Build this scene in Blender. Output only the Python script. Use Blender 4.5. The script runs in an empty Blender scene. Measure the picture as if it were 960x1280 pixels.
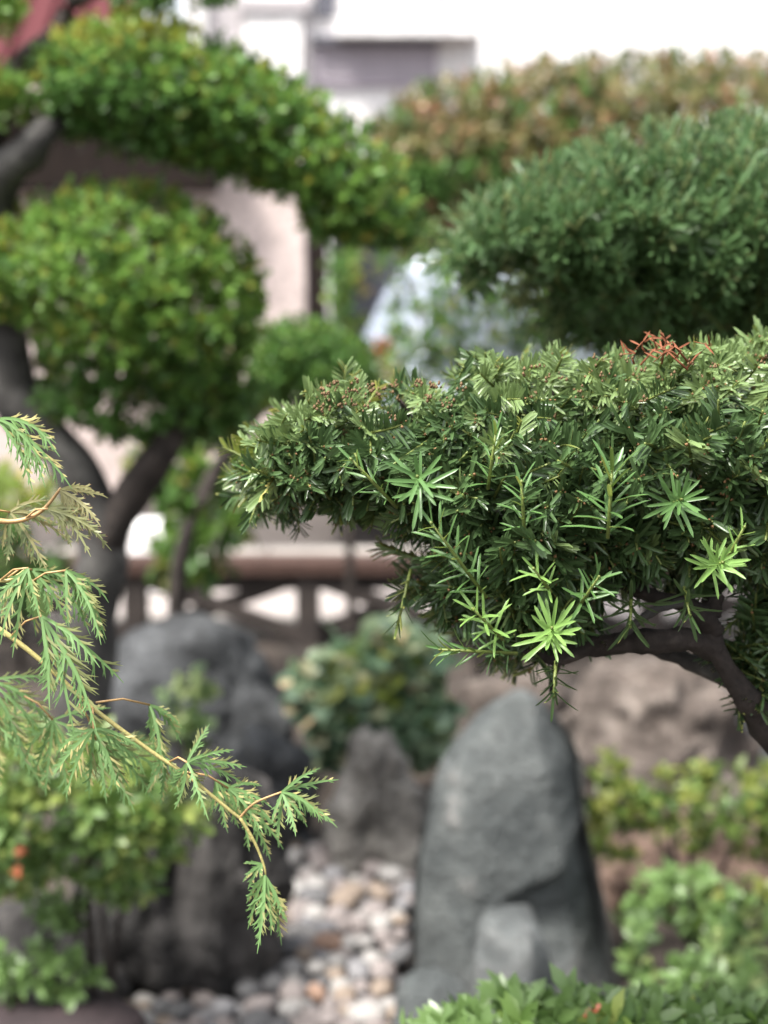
import bpy, bmesh, math, random
import numpy as np
from mathutils import Vector, Matrix, noise
random.seed(7); rng = np.random.default_rng(7)
S = bpy.context.scene
COL = S.collection
# ------------------------------------------------------------------ camera, sky, sun, exposure
CAM_Z = 1.5; PITCH = math.radians(9); FPX = 1859.0
cd = bpy.data.cameras.new('camera'); cam = bpy.data.objects.new('camera', cd); COL.objects.link(cam)
cam.location = (0, 0, CAM_Z); cam.rotation_euler = (math.pi/2 - PITCH, 0, 0)
cd.sensor_fit = 'VERTICAL'; cd.sensor_height = 36; cd.lens = 36*FPX/1280
cd.clip_start = 0.05; cd.clip_end = 2000
cd.dof.use_dof = True; cd.dof.focus_distance = 1.17; cd.dof.aperture_fstop = 3.5
S.camera = cam
SUN_EL, SUN_AZ = math.radians(61), math.radians(-132)   # azimuth from +Y clockwise: behind the camera, to the left
w = bpy.data.worlds.new('World'); S.world = w; w.use_nodes = True
nt = w.node_tree; bg = nt.nodes['Background']; sky = nt.nodes.new('ShaderNodeTexSky')
sky.sky_type = 'NISHITA'; sky.sun_disc = False; sky.sun_elevation = SUN_EL; sky.sun_rotation = SUN_AZ
sky.air_density = 1.0; sky.dust_density = 4.0; sky.ozone_density = 1.0
hz = nt.nodes.new('ShaderNodeHueSaturation'); hz.inputs['Saturation'].default_value = 0.3   # thin white overcast
nt.links.new(sky.outputs[0], hz.inputs['Color']); nt.links.new(hz.outputs[0], bg.inputs[0]); bg.inputs[1].default_value = 0.13
sd = bpy.data.lights.new('sun', 'SUN'); sun = bpy.data.objects.new('sun', sd); COL.objects.link(sun)
sd.energy = 3.2; sd.angle = math.radians(12); sd.color = (1.0, 0.96, 0.9)
sdir = Vector((math.sin(SUN_AZ)*math.cos(SUN_EL), math.cos(SUN_AZ)*math.cos(SUN_EL), math.sin(SUN_EL)))
sun.rotation_euler = sdir.to_track_quat('Z', 'Y').to_euler(); sun.location = (0, 0, 8)
S.view_settings.view_transform = 'Standard'; S.view_settings.look = 'None'
S.view_settings.exposure = 1.4; S.view_settings.gamma = 1
S.render.engine = 'CYCLES'; S.render.resolution_x = 768; S.render.resolution_y = 1024
S.cycles.transparent_max_bounces = 8; S.cycles.max_bounces = 6
# ------------------------------------------------------------------ helpers
cp, sp = math.cos(PITCH), math.sin(PITCH)
def P(u, v, Y):
    dx = (u-480)/FPX; dy = -(v-640)/FPX
    x, y, z = dx, cp + dy*sp, -sp + dy*cp
    k = Y/y
    return Vector((x*k, Y, CAM_Z + z*k))
def Pn(u, v, Y):
    dx = (u-480)/FPX; dy = -(v-640)/FPX
    k = Y/(cp + dy*sp)
    return np.stack([dx*k, Y+0*dx, CAM_Z + (-sp + dy*cp)*k], -1)
def gY(v):  # distance at which the ground shows at image row v
    return CAM_Z/math.tan(PITCH + math.atan((v-640)/FPX))
WORLD = {}
def tag(o, label=None, cat=None, group=None, kind=None):
    if label: o['label'] = label
    if cat: o['category'] = cat
    if group: o['group'] = group
    if kind: o['kind'] = kind
    return o
def link(o, parent=None, M=None):
    COL.objects.link(o); M = M if M is not None else Matrix.Identity(4)
    WORLD[o.name] = M
    if parent is not None:
        o.parent = parent; o.matrix_basis = WORLD[parent.name].inverted() @ M
    else: o.matrix_basis = M
    return o
def empty(name, loc, label, cat, group=None):
    o = bpy.data.objects.new(name, None); o.empty_display_size = .05
    link(o, None, Matrix.Translation(loc)); return tag(o, label, cat, group)
def obj(name, me, parent=None, M=None):
    return link(bpy.data.objects.new(name, me), parent, M)
def mesh_np(name, V, loops, totals, mats, mi=None, attrs=None, smooth=True):
    me = bpy.data.meshes.new(name); V = np.asarray(V, np.float32); loops = np.asarray(loops, np.int32); totals = np.asarray(totals, np.int32)
    me.vertices.add(len(V)); me.vertices.foreach_set('co', V.ravel())
    me.loops.add(len(loops)); me.loops.foreach_set('vertex_index', loops)
    me.polygons.add(len(totals)); st = np.concatenate([[0], np.cumsum(totals)[:-1]]).astype(np.int32)
    me.polygons.foreach_set('loop_start', st); me.polygons.foreach_set('loop_total', totals)
    if mi is not None: me.polygons.foreach_set('material_index', np.asarray(mi, np.int32))
    me.polygons.foreach_set('use_smooth', np.full(len(totals), smooth))
    for k, a in (attrs or {}).items():
        at = me.attributes.new(k, 'FLOAT', 'POINT'); at.data.foreach_set('value', np.asarray(a, np.float32))
    for m in mats: me.materials.append(m)
    me.update(calc_edges=True); return me
class T:   # a mesh template
    def __init__(s): s.V = []; s.L = []; s.N = []; s.M = []; s.t = []; s.r = []
    def add(s, verts, faces, mi=0, t=None, r=0.0):
        b = len(s.V); s.V += [tuple(v) for v in verts]; s.t += list(t) if t is not None else [0]*len(verts); s.r += [r]*len(verts)
        for f in faces: s.L += [b+i for i in f]; s.N.append(len(f)); s.M.append(mi)
    def fin(s):
        s.V = np.array(s.V, float).reshape(-1, 3); s.L = np.array(s.L, int); s.N = np.array(s.N, int); s.M = np.array(s.M, int); s.t = np.array(s.t, float); s.r = np.array(s.r, float); return s
    def mesh(s, name, mats, smooth=True):
        return mesh_np(name, s.V, s.L, s.N, mats, s.M, {'t': s.t, 'rnd': s.r}, smooth)
def merge(name, tpls, mats, Ms, smooth=True):
    V, L, N, MI, t, r = [], [], [], [], [], []; b = 0
    for M in Ms:
        k, R, p = M; tp = tpls[k]
        V.append(tp.V @ R.T + p); L.append(tp.L + b); N.append(tp.N); MI.append(tp.M); t.append(tp.t); r.append(tp.r + rng.random()); b += len(tp.V)
    c = np.concatenate
    return mesh_np(name, c(V), c(L), c(N), mats, c(MI), {'t': c(t), 'rnd': c(r)}, smooth)
def frame(ax, scale=1.0, roll=None):
    ax = np.asarray(ax, float); ax = ax/np.linalg.norm(ax)
    h = np.array([0, 0, 1.]) if abs(ax[2]) < .9 else np.array([1., 0, 0])
    x = np.cross(h, ax); x /= np.linalg.norm(x); y = np.cross(ax, x)
    a = rng.random()*6.283 if roll is None else roll
    x2 = x*math.cos(a)+y*math.sin(a); y2 = np.cross(ax, x2)
    return np.stack([x2, y2, ax], 1)*scale
def M4(R, p):
    M = Matrix.Identity(4)
    for i in range(3):
        for j in range(3): M[i][j] = R[i][j]
        M[i][3] = p[i]
    return M
# ------------------------------------------------------------------ materials
def nodes(name):
    m = bpy.data.materials.new(name); m.use_nodes = True; n = m.node_tree.nodes; l = m.node_tree.links
    return m, n, l, n['Principled BSDF']
def ramp(n, cols):
    r = n.new('ShaderNodeValToRGB'); e = r.color_ramp.elements
    while len(e) < len(cols): e.new(.5)
    for i, (p, c) in enumerate(cols): e[i].position = p; e[i].color = (*c, 1)
    return r
def leafmat(name, cols, tip=None, tip_at=.8, trans=.25, rough=.42, under=None, spec=.5):
    cols = [(p, (c[0]*1.34, c[1]*.96, c[2]*1.22)) for p, c in cols]
    m, n, l, b = nodes(name)
    a = n.new('ShaderNodeAttribute'); a.attribute_name = 'rnd'; oi = n.new('ShaderNodeObjectInfo')
    s = n.new('ShaderNodeMath'); s.operation = 'ADD'; l.new(a.outputs['Fac'], s.inputs[0]); l.new(oi.outputs['Random'], s.inputs[1])
    f = n.new('ShaderNodeMath'); f.operation = 'FRACT'; l.new(s.outputs[0], f.inputs[0])
    r = ramp(n, cols); l.new(f.outputs[0], r.inputs[0]); c = r.outputs[0]
    if tip:
        t = n.new('ShaderNodeAttribute'); t.attribute_name = 't'
        mr = n.new('ShaderNodeMapRange'); mr.inputs['From Min'].default_value = tip_at; mr.inputs['From Max'].default_value = 1.0
        l.new(t.outputs['Fac'], mr.inputs['Value'])
        mx = n.new('ShaderNodeMix'); mx.data_type = 'RGBA'; l.new(mr.outputs[0], mx.inputs['Factor']); l.new(c, mx.inputs['A']); mx.inputs['B'].default_value = (*tip, 1); c = mx.outputs['Result']
    if under:
        g = n.new('ShaderNodeNewGeometry'); mx = n.new('ShaderNodeMix'); mx.data_type = 'RGBA'
        l.new(g.outputs['Backfacing'], mx.inputs['Factor']); l.new(c, mx.inputs['A']); mx.inputs['B'].default_value = (*under, 1); c = mx.outputs['Result']
    l.new(c, b.inputs['Base Color']); b.inputs['Roughness'].default_value = rough; b.inputs['Specular IOR Level'].default_value = spec
    tr = n.new('ShaderNodeBsdfTranslucent'); hs = n.new('ShaderNodeHueSaturation'); hs.inputs['Saturation'].default_value = 1.0; hs.inputs['Value'].default_value = 1.5
    l.new(c, hs.inputs['Color']); l.new(hs.outputs[0], tr.inputs[0])
    mix = n.new('ShaderNodeMixShader'); mix.inputs[0].default_value = trans
    l.new(b.outputs[0], mix.inputs[1]); l.new(tr.outputs[0], mix.inputs[2]); l.new(mix.outputs[0], n['Material Output'].inputs[0])
    return m
def rockmat(name, cols, scale=6, bump=.5, rough=.85, fine=60, dist=.02):
    m, n, l, b = nodes(name)
    tc = n.new('ShaderNodeTexCoord'); a = n.new('ShaderNodeTexNoise'); a.inputs['Scale'].default_value = scale; a.inputs['Detail'].default_value = 8; a.inputs['Roughness'].default_value = .62
    l.new(tc.outputs['Object'], a.inputs['Vector']); r = ramp(n, cols); l.new(a.outputs[0], r.inputs[0])
    f = n.new('ShaderNodeTexNoise'); f.inputs['Scale'].default_value = fine; f.inputs['Detail'].default_value = 5; l.new(tc.outputs['Object'], f.inputs['Vector'])
    fr = ramp(n, [(.3, (.72,)*3), (.7, (1.22,)*3)]); l.new(f.outputs[0], fr.inputs[0])
    mx = n.new('ShaderNodeMix'); mx.data_type = 'RGBA'; mx.blend_type = 'MULTIPLY'; mx.inputs['Factor'].default_value = 1
    l.new(r.outputs[0], mx.inputs['A']); l.new(fr.outputs[0], mx.inputs['B']); l.new(mx.outputs['Result'], b.inputs['Base Color'])
    bp = n.new('ShaderNodeBump'); bp.inputs['Strength'].default_value = bump; bp.inputs['Distance'].default_value = dist
    ad = n.new('ShaderNodeMath'); ad.operation = 'ADD'; l.new(a.outputs[0], ad.inputs[0]); ml = n.new('ShaderNodeMath'); ml.operation = 'MULTIPLY'; ml.inputs[1].default_value = .35
    l.new(f.outputs[0], ml.inputs[0]); l.new(ml.outputs[0], ad.inputs[1]); l.new(ad.outputs[0], bp.inputs['Height']); l.new(bp.outputs[0], b.inputs['Normal'])
    b.inputs['Roughness'].default_value = rough; return m
def plain(name, col, rough=.6, metal=0, var=.12, scale=8, bump=.15):
    c = np.array(col)
    m = rockmat(name, [(.3, tuple(c*(1-var))), (.7, tuple(np.minimum(1, c*(1+var))))], scale, bump, rough, scale*9, .004)
    b = m.node_tree.nodes['Principled BSDF']; b.inputs['Metallic'].default_value = metal; b.inputs['Specular IOR Level'].default_value = .2 if rough > .6 else .5; return m
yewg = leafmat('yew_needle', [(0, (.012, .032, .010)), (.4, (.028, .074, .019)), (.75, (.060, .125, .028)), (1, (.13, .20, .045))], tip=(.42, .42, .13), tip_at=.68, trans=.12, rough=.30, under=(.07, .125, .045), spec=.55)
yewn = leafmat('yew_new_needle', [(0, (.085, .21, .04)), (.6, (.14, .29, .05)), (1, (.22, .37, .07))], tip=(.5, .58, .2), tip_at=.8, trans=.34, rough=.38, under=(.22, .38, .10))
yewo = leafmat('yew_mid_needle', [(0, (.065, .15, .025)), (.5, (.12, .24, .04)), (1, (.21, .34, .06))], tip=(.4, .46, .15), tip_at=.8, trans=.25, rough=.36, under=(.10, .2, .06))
yewm = leafmat('yew_lit_needle', [(0, (.06, .13, .02)), (.5, (.17, .27, .04)), (1, (.36, .43, .11))], tip=(.58, .5, .24), tip_at=.75, trans=.2, rough=.32, under=(.18, .26, .10), spec=.55)  # paler copy of the yew needle; sunlight on the pad top is in the colour
yew2g = leafmat('far_yew_needle', [(0, (.03, .075, .026)), (.5, (.075, .155, .052)), (1, (.17, .27, .09))], tip=(.45, .52, .24), tip_at=.5, trans=.2, rough=.4, under=(.08, .15, .055), spec=.5)
stemg = plain('green_stem', (.16, .20, .05), .5, 0, .2, 40)
budm = plain('bud_scale', (.22, .12, .05), .6, 0, .3, 90)
bark = rockmat('bark', [(.3, (.012, .009, .007)), (.55, (.032, .024, .020)), (.8, (.09, .074, .064))], 30, .8, .9, 150, .006)
barkg = rockmat('grey_bark', [(.3, (.02, .018, .017)), (.55, (.055, .052, .048)), (.8, (.17, .165, .15))], 14, .7, .9, 90, .008)
deadm = plain('dead_needle', (.22, .08, .04), .7, 0, .3, 60)
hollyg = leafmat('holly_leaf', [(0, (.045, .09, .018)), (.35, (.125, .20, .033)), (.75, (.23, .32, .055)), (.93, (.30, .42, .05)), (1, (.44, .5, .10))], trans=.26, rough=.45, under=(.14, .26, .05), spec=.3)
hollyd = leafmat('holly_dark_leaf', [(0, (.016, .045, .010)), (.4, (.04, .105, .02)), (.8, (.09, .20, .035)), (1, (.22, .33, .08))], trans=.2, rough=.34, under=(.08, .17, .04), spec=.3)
hollyt = leafmat('holly_sunny_leaf', [(0, (.10, .20, .02)), (.5, (.24, .34, .04)), (1, (.40, .45, .09))], trans=.25, rough=.4, under=(.2, .28, .06))  # sunlit copy of the holly leaf, light put into the colour
redhed = leafmat('russet_leaf', [(0, (.04, .08, .02)), (.35, (.09, .14, .035)), (.7, (.15, .18, .05)), (.9, (.18, .15, .06)), (1, (.25, .15, .08))], trans=.2, rough=.45)
mapg = leafmat('maple_leaf', [(0, (.12, .19, .06)), (.5, (.20, .29, .09)), (1, (.34, .42, .14))], tip=(.27, .34, .11), tip_at=.8, trans=.3, rough=.5, spec=.3, under=(.16, .28, .10))
mapr = leafmat('maple_red_leaf', [(0, (.11, .20, .06)), (1, (.20, .26, .09))], tip=(.34, .14, .08), tip_at=.72, trans=.3, rough=.45)
maps = plain('maple_stem', (.46, .40, .15), .45, 0, .15, 60)
mappet = plain('maple_petiole', (.45, .28, .12), .45, 0, .2, 60)
azal = leafmat('azalea_leaf', [(0, (.03, .10, .02)), (.5, (.07, .20, .035)), (.85, (.14, .32, .05)), (1, (.28, .42, .08))], trans=.18, rough=.38, under=(.12, .2, .06), spec=.6)
azall = leafmat('azalea_light_leaf', [(0, (.045, .13, .025)), (.5, (.10, .23, .04)), (1, (.22, .36, .08))], trans=.28, rough=.42)
azaly = leafmat('azalea_yellow_leaf', [(0, (.03, .08, .012)), (.5, (.075, .15, .022)), (1, (.18, .26, .045))], trans=.25, rough=.42)
herb = leafmat('herb_leaf', [(0, (.045, .12, .028)), (.5, (.10, .22, .05)), (1, (.20, .34, .10))], trans=.3, rough=.45)
blueg = leafmat('bluish_leaf', [(0, (.035, .10, .045)), (.5, (.08, .19, .085)), (.85, (.15, .27, .12)), (1, (.38, .40, .20))], trans=.2, rough=.4)
orangem = leafmat('orange_petal', [(0, (.22, .075, .025)), (.5, (.28, .13, .045)), (1, (.26, .16, .07))], trans=.3, rough=.5)
# ------------------------------------------------------------------ leaf, shoot and foliage builders
def leaf_into(tp, base, d, nrm, l, w, mi=0, r=0, droop=0.0, fold=.25, prof=((0, .25), (.22, .95), (.72, .9)), tipw=0):
    d = np.asarray(d, float); d /= np.linalg.norm(d); nrm = np.asarray(nrm, float); nrm = nrm - d*np.dot(d, nrm)
    nl = np.linalg.norm(nrm); nrm = nrm/nl if nl > 1e-6 else np.array([1., 0, 0]); side = np.cross(d, nrm)
    vs = []; ts = []
    for s, ww in prof:
        c = base + d*l*s - nrm*droop*l*s*s; h = w*.5*ww
        vs += [c + side*h + nrm*h*fold, c, c - side*h + nrm*h*fold]; ts += [s*.9]*3
    vs.append(base + d*l - nrm*droop*l); ts.append(1)
    F = []; k = len(prof)
    for i in range(k-1):
        a = i*3; F += [(a, a+1, a+4, a+3), (a+1, a+2, a+5, a+4)]
    a = (k-1)*3; F += [(a, a+1, a+3), (a+1, a+2, a+3)]
    tp.add(vs, F, mi, ts, r)
def tube_into(tp, pts, rad, mi=1, seg=5, t=0.0, caps=True):
    pts = [np.asarray(p, float) for p in pts]; n = len(pts); V = []; F = []
    for i, p in enumerate(pts):
        d = pts[min(i+1, n-1)] - pts[max(i-1, 0)]; d /= np.linalg.norm(d)
        h = np.array([0, 0, 1.]) if abs(d[2]) < .9 else np.array([1., 0, 0]); x = np.cross(h, d); x /= np.linalg.norm(x); y = np.cross(d, x)
        for k in range(seg):
            a = 6.2832*k/seg; V.append(p + (x*math.cos(a)+y*math.sin(a))*rad[i])
    for i in range(n-1):
        for k in range(seg):
            k2 = (k+1) % seg; F.append((i*seg+k, i*seg+k2, (i+1)*seg+k2, (i+1)*seg+k))
    if caps:
        F.append(tuple(range(seg-1, -1, -1))); F.append(tuple((n-1)*seg+k for k in range(seg)))
    tp.add(V, F, mi, [t]*len(V))
def blob_into(tp, c, r, mi):
    c = np.asarray(c); V = [c+np.array(d)*r for d in ((1, 0, 0), (0, 1, 0), (-1, 0, 0), (0, -1, 0), (0, 0, 1.5), (0, 0, -1))]
    tp.add(V, [(0, 1, 4), (1, 2, 4), (2, 3, 4), (3, 0, 4), (1, 0, 5), (2, 1, 5), (3, 2, 5), (0, 3, 5)], mi)
NPROF = ((0, .4), (.12, .95), (.55, 1.0), (.88, .8))
def yew_shoot(L, n, nl, nw, flat, buds=0, a0=68, a1=28, bend=.15, needles=True):
    tp = T(); b = rng.normal(0, bend, 2)
    def C(s): return np.array([b[0]*L*s*s, b[1]*L*s*s, L*s])
    tube_into(tp, [C(s) for s in np.linspace(0, 1, 6)], np.linspace(.0017, .0010, 6), 1, 5)
    for k in range(n):
        s = .05 + .95*(k+.5)/n; a = math.radians(a0 + (a1-a0)*s**2.0 + rng.normal(0, 6)); ph = k*2.39996 + rng.normal(0, .2)
        if flat: a = a*.92; ph = (0 if k % 2 else math.pi) + rng.normal(0, .22)
        rad = np.array([math.cos(ph), math.sin(ph), 0]); d = rad*math.sin(a) + np.array([0, 0, 1])*math.cos(a)
        l = nl*rng.uniform(.78, 1.1)*(1 - .35*max(0, s-.85)/.15)*(0.8+.2*min(1, s*5))
        up = np.array([0, 0, 1.]) - d*d[2] + rng.normal(0, .25, 3)
        if needles: leaf_into(tp, C(s)+rad*.001, d, up, l, nw*rng.uniform(.85, 1.1), 0, rng.normal(0, .10), droop=rng.uniform(-.05, .20), fold=.45, prof=NPROF)
    for k in range(buds):
        blob_into(tp, C(1)+rng.normal(0, .0032, 3), rng.uniform(.0010, .0019), 2)
    return tp.fin()
def leafy_shoot(L, n, ll, lw, a0=75, a1=40, rosette=False, prof=((0, .2), (.3, .85), (.7, 1.0))):
    tp = T(); b = rng.normal(0, .15, 2)
    def C(s): return np.array([b[0]*L*s*s, b[1]*L*s*s, L*s])
    tube_into(tp, [C(0), C(.5), C(1)], (.0014, .0012, .0008), 1, 4)
    for k in range(n):
        s = (k+.7)/n; s = s**.35 if rosette else s; a = math.radians(a0+(a1-a0)*s+rng.normal(0, 12)); ph = k*2.4+rng.normal(0, .3)
        rad = np.array([math.cos(ph), math.sin(ph), 0]); d = rad*math.sin(a)+np.array([0, 0, 1])*math.cos(a)
        leaf_into(tp, C(s), d, np.array([0, 0, 1.])-d*d[2]+rng.normal(0, .3, 3), ll*rng.uniform(.7, 1.15), lw*rng.uniform(.8, 1.15), 0, rng.normal(0, .12), droop=rng.uniform(0, .3), fold=.25, prof=prof)
    return tp.fin()
def inpoly(poly, u, v):
    c = np.zeros(len(u), bool); n = len(poly)
    for i in range(n):
        x1, y1 = poly[i]; x2, y2 = poly[(i+1) % n]
        if y1 == y2: continue
        c ^= ((y1 > v) != (y2 > v)) & (u < (x2-x1)*(v-y1)/(y2-y1)+x1)
    return c
def bdist(poly, u, v):
    best = np.full(len(u), 1e9); nu = np.zeros(len(u)); nv = np.zeros(len(u)); n = len(poly)
    for i in range(n):
        a = np.array(poly[i], float); b = np.array(poly[(i+1) % n], float); e = b-a; L = e@e
        t = np.clip(((u-a[0])*e[0]+(v-a[1])*e[1])/L, 0, 1); cx = a[0]+t*e[0]-u; cy = a[1]+t*e[1]-v; d = np.hypot(cx, cy)
        m = d < best; best[m] = d[m]; nu[m] = cx[m]; nv[m] = cy[m]
    s = np.maximum(best, 1e-6); return best, nu/s, nv/s
def smooth_poly(p, it=1):
    for _ in range(it):
        q = []
        for i in range(len(p)):
            a = np.array(p[i], float); b = np.array(p[(i+1) % len(p)], float); q += [tuple(a*.75+b*.25), tuple(a*.25+b*.75)]
        p = q
    return p
def sample(poly, n, Yc, Th, mode, shell=.35):
    """points in a puffed-up pad: returns P, outward normal, how far below the front surface (0..2)"""
    pl = np.array(poly); lo, hi = pl.min(0), pl.max(0); U = []; Vv = []; k = 0
    while k < n:
        u = rng.uniform(lo[0], hi[0], n*3); v = rng.uniform(lo[1], hi[1], n*3); m = inpoly(poly, u, v); U.append(u[m]); Vv.append(v[m]); k += m.sum()
    u = np.concatenate(U)[:n]; v = np.concatenate(Vv)[:n]; d, nu, nv = bdist(poly, u, v); D = min(hi-lo)*.42
    f = np.clip(d/D, 0, 1); bulge = np.sqrt(np.clip(1-(1-f)**2, 0.0004, 1))
    if mode == 'front': q = -1 + shell*rng.random(n)**1.3
    elif mode == 'back': q = 1 - shell*rng.random(n)
    else: q = rng.uniform(-.9, .9, n)
    Y = Yc + Th*bulge*q; p = Pn(u, v, Y)
    N = np.stack([nu*(1-bulge*.8), q*bulge, -nv*(1-bulge*.8)], -1); N /= np.linalg.norm(N, axis=1)[:, None]+1e-9
    return p, N, (q+1)*bulge, u, v
def foliage(root, part, poly, Yc, Th, tpls, mats, n_part, n_rest, Lsh, up=.6, jit=.35, sc=(.8, 1.15), shell=.3, split=(.5, .3, .2), matfn=None, restname='foliage', cam_bias=0.0, keep=None, trim=False, gap=(9, -.28)):
    """mats: list of material lists; matfn(u,v,N)->index of the material list"""
    poly = smooth_poly(poly)
    meshes = [[tp.mesh(part, ml) for tp in tpls] for ml in mats] if n_part else None
    groups = [('front', n_part, True), ('front', int(n_rest*split[0]), False), ('in', int(n_rest*split[1]), False), ('back', int(n_rest*split[2]), False)]
    rest = [[] for _ in mats]
    for mode, n, ispart in groups:
        if n <= 0: continue
        p, N, dep, u, v = sample(poly, n, Yc, Th, mode, shell*.4 if ispart else shell)
        ax = N + np.array([0, -cam_bias, up]) + rng.normal(0, jit, (n, 3))
        for i in range(n):
            if keep is not None and not keep(u[i], v[i]): continue
            cl = noise.noise(Vector((p[i][0], p[i][1]*1.3, p[i][2]))*(gap[0])+Vector((Yc*7, 0, 0)))
            if cl < gap[1] and rng.random() < .8: continue
            s = rng.uniform(*sc)*(.86 if trim and N[i][2] > .35 else 1)
            if trim and N[i][2] > .35: ax[i] = ax[i]*np.array([1, 1, .55])+np.array([rng.normal(0, .35), -.45, 0])
            R = frame(ax[i], s); k = int(rng.integers(len(tpls))); a = R[:, 2]/s; pos = p[i] - a*Lsh*s
            g = matfn(u[i], v[i], N[i]) if matfn else 0
            if ispart: obj(part, meshes[g][k], root, M4(R, pos))
            else: rest[g].append((k, R, pos - np.array(WORLD[root.name].translation)))
    for g, lst in enumerate(rest):
        if lst:
            o = obj(restname, merge(restname, tpls, mats[g], lst), root, WORLD[root.name]); tag(o, kind='stuff')
def tube(name, pts, rad, mat, parent, seg=10, wob=.1, sub=5):
    """bark-covered limb along a smooth path (world points)"""
    pts = [np.array(p, float) for p in pts]; out = []; rr = []; n = len(pts)
    for i in range(n-1):
        p0, p1, p2, p3 = pts[max(i-1, 0)], pts[i], pts[i+1], pts[min(i+2, n-1)]
        for k in range(sub):
            t = k/sub; out.append(.5*((2*p1)+(-p0+p2)*t+(2*p0-5*p1+4*p2-p3)*t*t+(-p0+3*p1-3*p2+p3)*t**3)); rr.append(rad[i]*(1-t)+rad[i+1]*t)
    out.append(pts[-1]); rr.append(rad[-1]); rr = np.array(rr)
    org = np.array(WORLD[parent.name].translation) if parent is not None else np.zeros(3)
    tp = T(); tube_into(tp, [p-org for p in out], rr, 0, seg); tp.fin()
    c = np.repeat(np.array(out)-org, seg, 0); d = tp.V-c
    nz = np.array([noise.fractal(Vector(v+org)*(0.6/max(rad[0], .004)), 1, 2, 4) for v in tp.V]); tp.V = c + d*(1+wob*2*nz)[:, None]
    return obj(name, tp.mesh(name, [mat]), parent, WORLD[parent.name] if parent is not None else None)
def box_into(tp, c, s, mi=0, rot=None, bev=None):
    x, y, z = s[0]/2, s[1]/2, s[2]/2; V = []
    e = bev if bev is not None else min(s)*.06
    # chamfered box: 24 vertices
    bm = bmesh.new(); bmesh.ops.create_cube(bm, size=1)
    for v in bm.verts: v.co = Vector((v.co.x*s[0], v.co.y*s[1], v.co.z*s[2]))
    bmesh.ops.bevel(bm, geom=bm.edges[:], offset=e, segments=1, affect='EDGES')
    bm.verts.ensure_lookup_table()
    R = rot or Matrix.Identity(3)
    tp.add([tuple(R @ v.co + Vector(c)) for v in bm.verts], [tuple(v.index for v in f.verts) for f in bm.faces], mi); bm.free()
def box(name, c, s, mat, parent=None, rot=None, bev=None):
    """box centred at world c"""
    tp = T(); box_into(tp, (0, 0, 0), s, 0, rot, bev); return obj(name, tp.fin().mesh(name, [mat], False), parent, Matrix.Translation(c))
def rock(name, rows, Y, depth, mat, label, amp=.05, freq=5, seg=56, nr=44, sq=.85, seed=0, lean=0, ridg=0, base_ext=0.06, facets=0, kind=None, sculpt=None):
    """boulder from rows (v, u_left, u_right) standing at distance Y"""
    vs = np.array([r[0] for r in rows], float); ul = np.array([r[1] for r in rows], float); ur = np.array([r[2] for r in rows], float)
    zz = np.array([P(480, v, Y).z for v in vs]); L = np.array([P(a, v, Y).x for a, v in zip(ul, vs)]); R = np.array([P(a, v, Y).x for a, v in zip(ur, vs)])
    z0 = min(0, zz[-1])-base_ext; zs = np.append(zz, z0) if zz[-1] > z0 else zz; L = np.append(L, L[-1]*1.0-.01)[:len(zs)]; R = np.append(R, R[-1]+.01)[:len(zs)]
    ts = np.linspace(0, 1, nr)**.85; zq = zs[0]+(zs[-1]-zs[0])*ts; o = np.argsort(zs)
    Lq = np.interp(zq, zs[o], L[o]); Rq = np.interp(zq, zs[o], R[o]); H = (L.min()+R.max())/2; base = Vector((H, Y, 0))
    W = (R-L).max()/2; V = []; F = []; pn = []
    rr = random.Random(seed); planes = [(Vector((rr.uniform(-1, 1), rr.uniform(-1, .4), rr.uniform(-.5, .8))).normalized(), rr.uniform(.74, .92)) for _ in range(facets)]
    for z, a, b in zip(zq, Lq, Rq):
        cx = (a+b)/2; hw = (b-a)/2; hd = (depth*W)*(hw/W)**.7; 
        for k in range(seg):
            t = 2*math.pi*k/seg; c, s = math.cos(t), math.sin(t)
            V.append(Vector((cx-H+hw*math.copysign(abs(c)**sq, c), hd*math.copysign(abs(s)**sq, s)+lean*(z-zs[-1]), z)))
    mid = Vector((0, 0, (zs[0]+zs[-1])/2)); ext = Vector((W, depth*W, (zs[0]-zs[-1])/2))
    for i, v in enumerate(V):
        q = v-mid; e = Vector((q.x/ext.x, q.y/ext.y, q.z/ext.z))
        for n_, d_ in planes:
            h = e.dot(n_)-d_
            if h > 0: e -= n_*h*.8
        v = mid+Vector((e.x*ext.x, e.y*ext.y, e.z*ext.z))
        dirn = Vector((q.x, q.y, q.z*.4)); dirn = dirn.normalized() if dirn.length > 1e-5 else Vector((0, 0, 1))
        sv = Vector((v.x+seed*3.1, v.y, v.z)); a_ = noise.fractal(sv*freq, .9, 2.1, 6)
        if ridg: a_ = a_*.6 - ridg*abs(noise.noise(Vector((sv.x*freq*2.2, sv.y*freq*2.2, sv.z*freq*.45))))
        if sculpt: v = sculpt(v)
        V[i] = v+dirn*amp*a_
    for i in range(nr-1):
        for k in range(seg): k2 = (k+1) % seg; F.append((i*seg+k, (i+1)*seg+k, (i+1)*seg+k2, i*seg+k2))
    F.append(tuple(range(seg))); F.append(tuple((nr-1)*seg+k for k in range(seg-1, -1, -1)))
    tp = T(); tp.add(V, F); tp.fin(); o = obj(name, tp.mesh(name, [mat]), None, Matrix.Translation(base))
    return tag(o, label, 'rock')
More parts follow.
